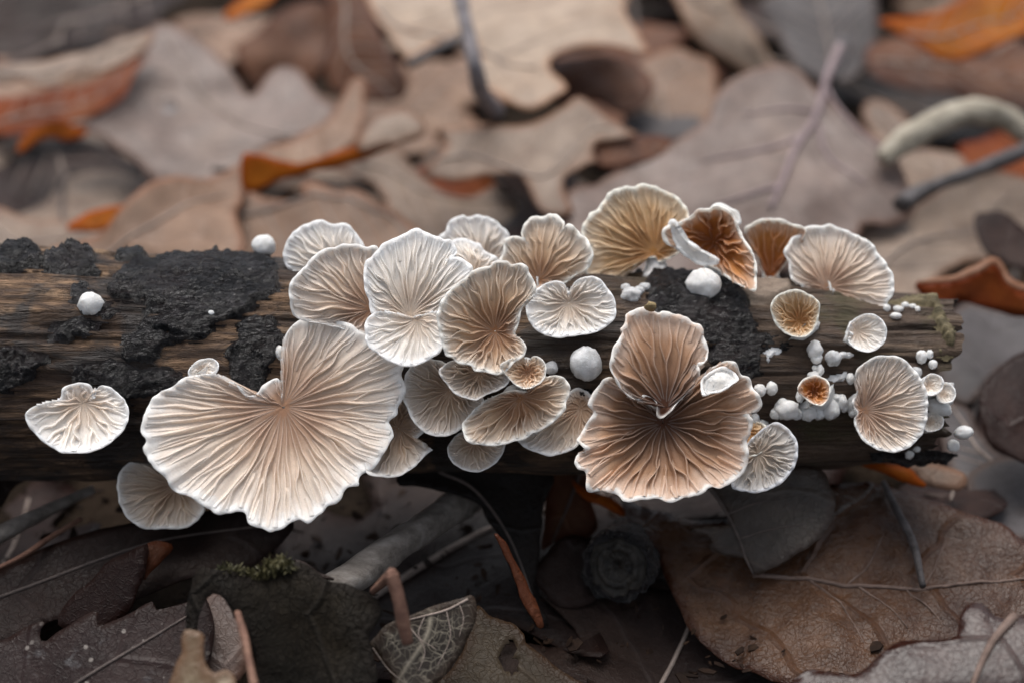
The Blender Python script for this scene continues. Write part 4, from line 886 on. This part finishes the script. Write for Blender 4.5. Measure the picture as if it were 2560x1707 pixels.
leaf('dark brown leaf under the glowing orange one', Z('O', '1380,330 1600,260 1900,340 2100,330 2352,250 2520,500 2400,660 2050,610 1700,570 1450,510'), 'brown', 1.3, 14, 0, und=0.25)
leaf('pale leaf folded into a ridge beside the big beige leaf', Z('O', '230,-120 560,-120 640,50 750,200 900,420 760,440 560,370 400,270 300,150'), 'beige', 1.9, 40, 25, und=0.25, curl=-0.2)
leaf('tan leaf with a notch, beside the round end of the veined leaf', Z('O', '-180,480 0,350 200,300 330,350 450,380 480,560 440,720 330,790 150,820 0,740 -130,640'), 'tan', 1.5, 20, 0, und=0.2)
leaf('lavender leaf with a wet sheen, under the notched tan leaf', Z('O', '-120,760 0,680 200,620 420,600 420,760 300,860 120,870 0,860'), 'bluegrey', 1.2, 14, 0)
leaf('pinkish leaf piece under the pale crooked stick', Z('O', '1360,640 1500,620 1680,760 1620,900 1780,900 1980,960 2000,1080 1800,1150 1640,1180 1560,1020 1440,860'), 'pinkish', 1.2, 14, 0)
leaf('reddish leaf between the pale crooked stick and the dark twig', Z('O', '1950,900 2100,850 2352,780 2480,900 2450,1150 2250,1120 2050,1050'), 'rust', 0.8, 10, 0)
leaf('mottled tan leaf beyond the round white mushroom', Z('O', '1250,1500 1450,1400 1700,1250 1950,1100 2250,1080 2500,1180 2500,1500 2250,1640 1900,1680 1600,1900 1200,1900'), 'pinkish', 1.0, 14, 0, und=0.25)
leaf('dark red brown leaf under the mottled tan leaf edge', Z('O', '2050,1330 2200,1300 2352,1400 2500,1500 2480,1680 2250,1620 2100,1520'), 'darkred', 1.45, 25, 0)
curled = leaf('curled leaf with pale rolled rim and rust underside, past the broken end', Z('Q', '450,430 480,395 620,395 760,340 830,290 900,400 980,440 1150,520 1150,590 900,560 760,515 650,495 580,560 500,500'), 'rust', 1.9, 55, 0, und=0.12)
leaf('pale rolled rim of the curled leaf past the broken end', Z('Q', '460,400 620,370 740,320 820,278 870,310 930,400 1150,470 1150,530 980,460 900,420 830,310 760,355 620,405 480,412'), 'tan', 2.15, 30, 0, und=0.05, onto=curled)
leaf('smooth blue grey leaf beside the broken end', Z('Q', '560,800 600,620 640,540 720,500 830,530 1000,570 1150,640 1150,980 960,860 850,880 720,1000 600,960'), 'bluegrey', 0.8, 14, 0, und=0.2)
leaf('large dark maroon leaf past the broken end', Z('Q', '750,1020 800,880 870,800 980,740 1150,740 1150,1330 950,1290 820,1230 760,1120'), 'darkred', 1.3, 30, 0, und=0.2)
leaf('mauve grey leaf below the maroon leaf', Z('Q', '560,960 720,980 760,1120 860,1240 1000,1300 1150,1350 1150,1600 900,1560 700,1420 600,1250'), 'bluegrey', 0.5, 12, 0, und=0.2)
# --- leaves in front of and under the log
leaf('large wet brown leaf with a pale midrib, curving out from under the log', Z('L', '300,215 350,340 430,440 500,480 520,560 560,670 610,790 660,890 740,970 840,1040 980,1100 1100,1150 1300,1200 1700,1260 2300,1260 2560,1000 2560,620 2300,400 2050,280 1700,170 1400,150 1100,220 900,300 700,320 520,290 400,260'),
     'wet', 0.55, 14, -4, und=0.16, bend=0.02, midrib=Z('L', '980,600 1200,625 1450,658 1700,672 1840,662 2050,642 2280,622 2500,590'), rib='wet', rr=0.026, fine=0.05, anchor=(2000, 1450), step=0.09,
     veins=[Z('L', '1250,630 1420,760 1540,960'), Z('L', '1500,660 1640,760 1760,880'), Z('L', '1750,670 1860,760 1950,850'), Z('L', '1450,655 1560,560 1640,400'), Z('L', '1840,660 1900,560 1960,420')])
leaf('grey drooping leaf with torn side and tan rim, hanging from the log', Z('L', '760,150 830,110 1000,50 1180,50 1330,60 1370,130 1397,210 1390,290 1350,370 1270,460 1180,515 1080,565 980,612 920,512 880,516 745,476 772,436 665,370 830,360 850,320 800,230'),
     'greyleaf', 0.95, 40, -8, und=0.06, bend=-0.03, curl=0.05, midrib=Z('L', '755,160 830,270 905,420 940,520 978,600'), rib='dark', rr=0.022, anchor=(1950, 1330),
     veins=[Z('L', '910,425 1050,380 1230,350'), Z('L', '850,300 1000,240 1200,200')], step=0.06)
leaf('glossy wet leaf with wavy turned up edge over the large brown leaf', Z('L', '1150,1180 1160,1120 1200,1075 1250,1050 1350,1060 1420,1080 1500,1080 1560,1030 1650,950 1740,910 1850,905 2000,895 2030,830 2070,730 2130,700 2180,720 2200,770 2260,790 2420,770 2560,800 2560,1300 1900,1350 1300,1300'),
     'wetred', 1.5, 20, -6, und=0.08, curl=-0.14, midrib=Z('L', '2310,790 2250,860 2190,940 2130,1060 2085,1180'), rib='wet', rr=0.045, anchor=(2250, 1620), fine=0.02, step=0.08)
leaf('small ochre leaf sliver under the dark brown ruffled mushroom', Z('L', '60,120 110,150 200,190 300,235 330,300 220,255 140,220 90,180'), 'orange', 0.75, 30, 0, name='leaf_sliver', und=0.03)
leaf('orange leaf wedge under the broken end', Z('L', '1520,35 1640,30 1750,40 1810,90 1870,155 1760,130 1650,90'), 'orange', 0.95, 40, 0, und=0.05)
leaf('pale pink grey leaf piece beside the orange wedge', Z('L', '1740,45 1860,30 1960,50 2050,85 2055,150 1960,165 1870,150 1810,100'), 'pinkish', 0.85, 30, 0, und=0.05)
leaf('shiny grey leaf below the broken end', Z('L', '1840,180 2000,220 2150,330 2260,420 2400,430 2560,380 2560,80 2300,-20 2080,60 2060,170'), 'bluegrey', 0.45, 14, 0)
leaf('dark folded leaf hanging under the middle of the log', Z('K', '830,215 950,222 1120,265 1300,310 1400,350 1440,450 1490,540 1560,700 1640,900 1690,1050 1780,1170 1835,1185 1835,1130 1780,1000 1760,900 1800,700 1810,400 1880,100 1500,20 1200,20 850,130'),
     'dark', 0.75, 38, 0, und=0.06, curl=0.08, midrib=Z('K', '1100,120 1350,250 1600,600 1800,1150'), rib='dark', rr=0.02, step=0.06)
leaf('narrow russet leaf roll pointing down from the dark folded leaf', Z('K', '1490,540 1530,560 1580,620 1660,780 1740,930 1790,1040 1838,1140 1832,1190 1780,1165 1690,1050 1640,900 1570,720'), 'brown', 1.2, 45, 25, und=0.02, bend=-0.5, name='leaf_roll', step=0.04)
leaf('reddish brown upright leaf between the dark folded leaf and the ruffled mushroom', Z('K', '1860,60 2000,40 2130,80 2140,260 2200,480 2120,560 2000,540 1900,590 1800,640 1830,400'), 'brown', 0.55, 40, 0, und=0.06, midrib=Z('K', '2080,100 2000,320 1880,600'), rib='dark', rr=0.02)
leaf('smooth dark leaf with a pale rolled edge beside the black stub', Z('K', '1740,820 1830,690 1900,590 2010,540 2130,570 2230,700 2250,900 2150,1020 1950,1060 1800,960'), 'purple', 0.45, 30, 0, curl=0.06, und=0.06)
leaf('skeletal grey leaf with a fine network of pale veins', Z('K', '880,1090 1000,1060 1130,1010 1240,985 1330,960 1352,1010 1362,1090 1340,1190 1260,1320 1170,1450 1080,1580 900,1680 780,1620 760,1500 680,1400 618,1310 700,1200 790,1130'),
     'skeleton', 1.25, 42, 6, und=0.05, midrib=Z('K', '1300,985 1150,1060 1000,1100 880,1130'), rib='light', rr=0.012, step=0.05, anchor=(1060, 1590),
     veins=[Z('K', '640,1320 760,1480 900,1590'), Z('K', '1000,1100 960,1240 1080,1330'), Z('K', '1150,1060 1180,1220 1150,1330 1090,1440'), Z('K', '900,1180 1000,1330 960,1480'), Z('K', '1240,1020 1270,1120 1240,1240')])
leaf('tan leaf with a dark ragged hole, behind the skeletal leaf', Z('K', '1340,1040 1450,1100 1560,1130 1620,1140 1690,1210 1690,1270 1800,1360 1900,1440 2050,1540 2150,1640 1700,1720 1050,1720 1000,1600 1150,1500 1270,1330'),
     'olive', 0.75, 28, 0, und=0.08, holes=[Z('K', '1600,1260 1640,1290 1610,1380 1650,1400 1630,1500 1560,1490 1520,1390 1560,1330')], step=0.045, anchor=(1280, 1640))
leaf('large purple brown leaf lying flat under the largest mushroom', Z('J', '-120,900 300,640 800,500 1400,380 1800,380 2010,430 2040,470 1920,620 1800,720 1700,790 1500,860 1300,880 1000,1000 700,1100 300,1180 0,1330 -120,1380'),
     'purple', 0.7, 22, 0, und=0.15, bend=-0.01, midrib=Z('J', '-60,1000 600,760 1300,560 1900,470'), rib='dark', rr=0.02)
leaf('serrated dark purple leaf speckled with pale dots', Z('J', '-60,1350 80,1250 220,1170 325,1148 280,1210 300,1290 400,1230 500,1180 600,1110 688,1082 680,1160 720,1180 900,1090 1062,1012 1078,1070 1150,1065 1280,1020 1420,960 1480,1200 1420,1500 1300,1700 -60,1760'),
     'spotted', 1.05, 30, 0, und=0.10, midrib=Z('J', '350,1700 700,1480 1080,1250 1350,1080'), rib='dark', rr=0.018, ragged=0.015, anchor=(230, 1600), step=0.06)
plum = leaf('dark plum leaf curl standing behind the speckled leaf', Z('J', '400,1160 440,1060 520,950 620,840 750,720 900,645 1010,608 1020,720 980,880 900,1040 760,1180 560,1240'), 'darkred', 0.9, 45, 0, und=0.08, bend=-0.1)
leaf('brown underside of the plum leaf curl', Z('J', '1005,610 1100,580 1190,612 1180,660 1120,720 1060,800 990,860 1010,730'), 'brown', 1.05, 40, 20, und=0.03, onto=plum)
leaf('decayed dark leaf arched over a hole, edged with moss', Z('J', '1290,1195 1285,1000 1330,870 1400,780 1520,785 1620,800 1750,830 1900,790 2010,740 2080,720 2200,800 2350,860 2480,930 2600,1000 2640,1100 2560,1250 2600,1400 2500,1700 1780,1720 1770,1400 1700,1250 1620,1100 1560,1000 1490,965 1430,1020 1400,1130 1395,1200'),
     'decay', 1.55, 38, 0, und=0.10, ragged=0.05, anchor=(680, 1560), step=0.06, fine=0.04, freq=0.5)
leaf('pale grey leaf seen through the arch of the decayed leaf', Z('J', '1340,1150 1400,980 1500,920 1620,960 1700,1150 1720,1400 1640,1560 1450,1560 1350,1350'), 'greybeige', 0.95, 30, 0, und=0.04)
leaf('golden veined leaf fragment beneath the decayed arch', Z('J', '1275,1190 1340,1200 1400,1230 1412,1330 1430,1450 1470,1500 1540,1480 1600,1490 1622,1540 1600,1680 1180,1720 1205,1480 1265,1350 1258,1270'), 'paleskel', 1.75, 42, 0, und=0.04, step=0.045, anchor=(510, 1660), name='leaf_fragment')
leaf('folded leaf triangle beside the moss tufts', Z('J', '2010,735 2085,718 2200,800 2330,860 2200,850 2060,830'), 'purple', 1.75, 45, 0, und=0.03, name='leaf_fragment')
leaf('leaf edge with yellow border under the left of the log', Z('J', '-80,170 90,150 210,155 120,210 60,280 0,370 -80,420'), 'purple', 0.9, 25, 0, curl=0.05)

# --- loose leaves filling the litter all around
def oak_outline(n_lobes, w_, L):
    pts = []
    for side in (1, -1):
        ss = np.linspace(0.02, 0.98, n_lobes * 8)
        hw = w_ * np.sin(math.pi * ss ** 0.8) ** 0.75 * (0.72 + 0.28 * np.cos(ss * n_lobes * 2 * math.pi + math.pi))
        seg = np.stack([ss * L, side * hw], 1)
        pts += list(seg if side == 1 else seg[::-1])
    return np.array(pts)
LEAF_TYPES = [('brown', 'plain brown oak leaf half buried in the litter'), ('tan', 'plain tan oak leaf half buried in the litter'), ('greybeige', 'plain grey oak leaf half buried in the litter'),
              ('darkred', 'plain dark maroon oak leaf half buried in the litter'), ('pinkish', 'plain pinkish oak leaf half buried in the litter'), ('purple', 'plain dark purple oak leaf half buried in the litter')]
protos = []
for i, (mt, lb) in enumerate(LEAF_TYPES):
    sd_ = 100 + i * 3.3; O2 = smooth_closed(oak_outline(5 + i % 3, 2.0 + 0.3 * (i % 3), 8.0 + (i % 2)), 2)
    f_ = lambda u, v, s=sd_: 0.35 * fbm(np.stack([u * 0.25, v * 0.35, 0 * u + s], -1), 3) + 0.03 * v * v * (1 if i % 2 else -1)
    V, F, _ = leaf_geo(O2, f_, 0.018, 0.2)
    Bq2, _ = resample_closed(O2, 90); ldist = np.maximum(poly_dist(V[:, 0], V[:, 1], Bq2), 0)
    luv = np.column_stack([V[:, 0] + sd_, V[:, 1], 0 * V[:, 0] + sd_]); V = V - np.array([4, 0, 0])
    r0 = empty('oak_leaf', (0, 0, 0)); tag(r0, lb, 'leaf', 'loose oak leaves in the litter')
    bl = mesh_obj('blade', V, F, LM[mt], r0, dict(luv=luv, ldist=ldist))
    q = np.column_stack([np.linspace(-1.6, 8, 24), 0.04 * np.sin(np.linspace(0, 6, 24)), np.zeros(24)]); q[:, 2] = f_(np.maximum(q[:, 0], 0), q[:, 1]) + 0.01
    Vt, Ft = tube_geo(q - np.array([4, 0, 0]), np.linspace(0.06, 0.02, 24), 7); mr = mesh_obj('midrib', Vt, Ft, MIDRIB['light' if i % 2 else 'dark'], r0)
    protos.append((r0, bl, mr))
spots = []
r_ = np.random.default_rng(21)
for gy_ in np.arange(-6, 46, 4.9):
    half = 7 + (gy_ + 14) * 0.42
    for gx_ in np.arange(-half, half + 0.1, 5.2):
        spots.append((gx_ + r_.uniform(-1.6, 1.6), gy_ + r_.uniform(-1.6, 1.6)))
used_p = set()
for (x, y) in spots:
    k = int(r_.integers(0, len(protos)))
    shade_zone = y < 7.0; gap = -4.5 < x < 3.0 and -6 < y < 3.5
    if shade_zone: k = int(r_.choice([3, 5]))  # only dark leaf types near the log: shade put into the leaf colour
    r0, bl, mr = protos[k]
    if k in used_p:
        c = r0.copy(); col.objects.link(c)
        for ch in (bl, mr):
            cc = ch.copy(); col.objects.link(cc); cc.parent = c
    else: c = r0; used_p.add(k)
    zz = r_.uniform(-0.3, 0.0) if gap else r_.uniform(-0.15, 0.15) if y < 2.5 else r_.uniform(0.0, 0.75)
    if y > 20: zz += 0.4
    c.location = Vector((x, y, zz)) * U
    c.rotation_euler = (r_.uniform(-0.16, 0.2), r_.uniform(-0.18, 0.18), r_.uniform(0, 6.28))
    c.scale = (s_ := r_.uniform(0.75, 1.1), s_, s_)
for k, (r0, bl, mr) in enumerate(protos):
    if k not in used_p:
        r0.location = (0.12, 0.3, 0.0)

# ------------------------------------------------------------------ sticks, stalks, debris
def stick(label, view, pts, r, mat, name='twig', rough=0.18, sides=14, group=None, cat='twig', n=8):
    """pts: (x, y, height cm) in a zoomed view"""
    P = []
    for x, y, z in pts:
        px = Z(view, f'{x},{y}')[0]; P.append(at_z(*px, z))
    P = smooth_open(np.array(P), n); R = np.interp(np.linspace(0, 1, len(P)), np.linspace(0, 1, len(r)), r)
    V, F = tube_geo(P, R, sides, rough, P[0][0])
    base = P[0]
    o = mesh_obj(name, V - base, F, SM[mat]); o.location = base * U
    return tag(o, label, cat, group)
stick('grey weathered stick slanting through the dark gap under the log', 'K', [(300, 960, 1.2), (500, 830, 1.15), (850, 590, 1.1), (1150, 380, 0.95), (1330, 280, 0.8)], (0.15, 0.165, 0.16, 0.17), 'grey')
stick('grey flattened stick under the bare tan wood of the log', 'J', [(-120, 600, 0.95), (150, 460, 0.9), (400, 340, 0.85), (640, 230, 0.8)], (0.09, 0.085, 0.07, 0.05), 'grey')
stick('thin rusty leaf stalk crossing the purple brown leaf', 'J', [(-60, 790, 1.0), (150, 690, 0.95), (350, 560, 0.92), (560, 430, 0.9)], (0.022, 0.03, 0.025), 'redbrown', name='leaf_stalk', cat='stalk')
stick('broken brown stalk standing on the skeletal leaf', 'K', [(885, 1290, 1.55), (850, 1130, 1.75), (815, 960, 1.95), (770, 815, 2.1)], (0.05, 0.06, 0.055, 0.065), 'redbrown', name='leaf_stalk', cat='stalk')
stick('short brown stalk bent down beside the broken one', 'K', [(775, 805, 2.08), (730, 850, 1.95), (640, 935, 1.7)], (0.05, 0.045, 0.03), 'redbrown', name='leaf_stalk', cat='stalk')
stick('straw coloured stem under the decayed arch', 'J', [(1640, 1080, 1.7), (1690, 1250, 1.75), (1720, 1400, 1.75), (1760, 1600, 1.75)], (0.03, 0.035, 0.03, 0.035), 'redbrown', name='straw', cat='stem')
stick('dark stalk leaning on the wet brown leaf', 'L', [(1640, 130, 1.0), (1710, 280, 0.95), (1790, 440, 0.85), (1840, 660, 0.75)], (0.03, 0.04, 0.045, 0.03), 'dark', name='leaf_stalk', cat='stalk')
stick('mauve twig resting upright on the big beige leaf', 'N', [(1090, 690, 2.2), (985, 560, 2.7), (950, 400, 3.2), (900, 170, 3.6), (850, -60, 4.0)], (0.12, 0.13, 0.10, 0.11), 'mauve')
stick('thin dark twig crossing behind the mauve one', 'N', [(540, 400, 2.7), (700, 320, 2.8), (900, 215, 2.9)], (0.07, 0.08, 0.06), 'dark')
stick('pale crooked stick arching over the litter', 'O', [(1480, 980, 1.9), (1620, 870, 2.1), (1800, 760, 2.3), (1980, 690, 2.35), (2110, 690, 2.3), (2250, 740, 2.1), (2440, 880, 1.8)], (0.13, 0.19, 0.2, 0.18, 0.2, 0.19, 0.17), 'pale')
stick('dark wet twig beside the pale crooked stick', 'O', [(1600, 1260, 1.7), (1680, 1200, 1.75), (1850, 1120, 1.85), (2100, 1030, 1.9), (2440, 890, 2.0)], (0.14, 0.13, 0.09, 0.11, 0.12), 'dark')
stick('dark stub of a stalk at the end of the mauve midrib', 'O', [(1240, 280, 2.3), (1215, 380, 2.25), (1170, 500, 2.1)], (0.16, 0.14, 0.1), 'dark', name='leaf_stalk', cat='stalk')
stick('bit of straw stuck to the bark above the kidney shaped mushroom', 'A', [(170, 1400, 2.45), (270, 1300, 2.62), (385, 1195, 2.8)], (0.014, 0.02, 0.016), 'straw', name='straw', cat='stem')
for p in [[(210, 1425, 2.42), (280, 1460, 2.40), (320, 1520, 2.3), (420, 1570, 2.3)], [(330, 1560, 2.3), (400, 1540, 2.35), (480, 1570, 2.3)], [(350, 1500, 2.35), (420, 1560, 2.3), (390, 1590, 2.25)]]:
    stick('frayed fibre beside the kidney shaped mushroom', 'A', p, (0.012, 0.016, 0.01), 'straw', name='fibre', cat='fibre', group='frayed fibres on the bark')
stick('crumb of debris on the tip of the dark brown mushroom', 'H', [(660, 100, 3.35), (690, 80, 3.4), (720, 75, 3.4)], (0.03, 0.05, 0.03), 'straw', name='debris_crumb', cat='debris', rough=0.6)

# black round stub of a branch facing the viewer
pc_ = at_z(*Z('L', '290,560')[0], 0.75); ax = unit(CAM - pc_ + np.array([-1.5, 0, -3.0]))
r_v = unit(np.cross(np.array([0, 0, 1.0]), ax)); u_v = np.cross(ax, r_v)
stub = empty('branch_stub', pc_); tag(stub, 'black knobbly branch stub facing outward with rings, under the ruffled mushroom', 'branch')
NSB = 56; ang = np.linspace(0, 2 * math.pi, NSB, endpoint=False); rows = []
prof = [(-2.2, 0.30), (-1.2, 0.33), (-0.4, 0.36), (-0.12, 0.39), (-0.02, 0.37), (0.02, 0.33), (0.0, 0.29), (-0.06, 0.26), (-0.03, 0.22), (0.01, 0.19), (-0.02, 0.155), (-0.07, 0.12), (-0.05, 0.085), (-0.10, 0.05), (-0.13, 0.005)]
for a_, rr_ in prof:
    d2 = np.cos(ang)[:, None] * r_v + np.sin(ang)[:, None] * u_v
    nz_ = fbm(d2 * 2.2 + np.array([a_ * 2, rr_ * 6, 3]), 4)
    rows.append(pc_ + ax * (a_ + 0.03 * nz_)[:, None] + d2 * (rr_ * 1.0 * (1 + 0.16 * nz_))[:, None])
part('bark', np.vstack(rows[:7]), strip_faces(7, NSB, True), m_bark, stub)
m_ring, n, l, bs = new_mat('stub_wood'); b = NB(n, l); pos = b.pos()
l.new(b.ramp(b.noise(pos, 7, 5, 0.7), [(0.3, (0.008, 0.007, 0.006)), (0.7, (0.05, 0.04, 0.03))]), bs.inputs['Base Color']); bs.inputs['Roughness'].default_value = 0.4
l.new(b.bump(b.noise(pos, 14, 5, 0.7), 0.8, 0.05), bs.inputs['Normal'])
part('cut_face', np.vstack(rows[6:]), strip_faces(len(rows) - 6, NSB, True), m_ring, stub)

# moss
m_moss, n, l, bs = new_mat('moss'); b = NB(n, l); pos = b.pos()
l.new(b.ramp(b.noise(pos, 5, 3), [(0.3, (0.018, 0.018, 0.005)), (0.7, (0.085, 0.072, 0.022))]), bs.inputs['Base Color']); bs.inputs['Roughness'].default_value = 0.7
def moss(label, view, x, y, z, rx, n_):
    c = at_z(*Z(view, f'{x},{y}')[0], z); r_ = np.random.default_rng(int(x)); V, F = [], []
    for i in range(n_):
        d = unit(r_.normal(size=3) * np.array([1, 1, 0.8]) + np.array([0, -0.2, 0.4])); p = c + d * rx * r_.uniform(0.2, 1.0) * np.array([1.2, 0.8, 0.9])
        t_ = unit(d + 0.7 * r_.normal(size=3)); s_ = unit(np.cross(t_, r_.normal(size=3))); L = r_.uniform(0.03, 0.07); wd = L * 0.2; k = len(V)
        V += [p - s_ * wd * 0.4, p + s_ * wd * 0.4, p + t_ * L * 0.5 + s_ * wd, p + t_ * L, p + t_ * L * 0.5 - s_ * wd]
        F.append((k, k + 1, k + 2, k + 3, k + 4))
    V2, F2 = ball_geo(c, rx * 0.7, rx * 0.5, rx * 0.6, (RGT, UPV, -FWD), x, 0.3, 16)
    k = len(V); V = np.vstack([np.array(V), V2]); F += [tuple(a + k for a in f) for f in F2]
    o = mesh_obj('moss_tuft', V - c, F, m_moss, None, None, False); o.location = c * U
    return tag(o, label, 'moss')
for k_, (x, y, z, rx) in enumerate([(1545, 795, 1.80, 0.05), (1600, 785, 1.84, 0.075), (1655, 805, 1.82, 0.06), (1760, 820, 1.80, 0.05), (1830, 800, 1.84, 0.07), (1890, 760, 1.90, 0.09), (1945, 740, 1.92, 0.085), (1990, 770, 1.9, 0.06)]):
    moss('thin tuft of olive moss fringing the decayed leaf edge', 'J', x, y, z, rx, 90)['group'] = 'moss fringe on the decayed leaf'
# water drop on the grey lobed leaf
m_drop, n, l, bs = new_mat('water'); bs.inputs['Transmission Weight'].default_value = 1.0; bs.inputs['Roughness'].default_value = 0.02; bs.inputs['IOR'].default_value = 1.33
c = at_z(*Z('M', '1030,640')[0], 2.0)
V, F = ball_geo(c, 0.14, 0.12, 0.14, (RGT, UPV, -FWD), 5, 0.02, 24)
o = mesh_obj('water_drop', V - c, F, m_drop); o.location = c * U; tag(o, 'bright water drop on the grey lobed oak leaf', 'drop')

# crumbs of leaf, bark and soil strewn in the hollows: far too many to count
m_crumb, n, l, bs = new_mat('litter_crumbs'); b = NB(n, l); pos = b.pos()
l.new(b.ramp(b.noise(pos, 3.0, 4, 0.7), [(0.3, (0.012, 0.008, 0.006)), (0.5, (0.022, 0.012, 0.008)), (0.7, (0.06, 0.034, 0.02)), (0.85, (0.11, 0.07, 0.045))]), bs.inputs['Base Color'])
bs.inputs['Roughness'].default_value = 0.8; bs.inputs['Specular IOR Level'].default_value = 0.15
r_ = np.random.default_rng(5); V, F = [], []
for i in range(6500):
    y = r_.uniform(-6, 26) if i > 3200 else r_.uniform(-5, 2.5); x = r_.uniform(-1, 1) * (6 + (y + 13) * 0.4)
    z = r_.uniform(-0.1, 0.45) if y < 2.5 else r_.uniform(0.1, 0.9)
    c = np.array([x, y, z]); L = min(0.085, r_.lognormal(-3.1, 0.5)); t_ = unit(r_.normal(size=3) * np.array([1, 1, 0.35])); s_ = unit(np.cross(t_, r_.normal(size=3) + np.array([0, 0, 2.0]))); n_ = np.cross(t_, s_)
    wd = L * r_.uniform(0.15, 0.8); hh = L * 0.12; k = len(V)
    a = [(-1, -0.6), (-0.2, -1), (0.9, -0.5), (1, 0.4), (0.1, 1), (-0.8, 0.7)]
    a = [(p_[0] + r_.uniform(-.25, .25), p_[1] + r_.uniform(-.25, .25)) for p_ in a]
    V += [c + t_ * L * p_[0] + s_ * wd * p_[1] + n_ * hh for p_ in a] + [c + t_ * L * p_[0] + s_ * wd * p_[1] - n_ * hh for p_ in a]
    F += [tuple(range(k, k + 6)), tuple(range(k + 11, k + 5, -1))] + [(k + q_, k + 6 + q_, k + 6 + (q_ + 1) % 6, k + (q_ + 1) % 6) for q_ in range(6)]
o = mesh_obj('litter_crumbs', V, F, m_crumb, None, None, False); o['kind'] = 'stuff'
tag(o, 'crumbs of broken leaf and bark strewn in the hollows', 'litter')
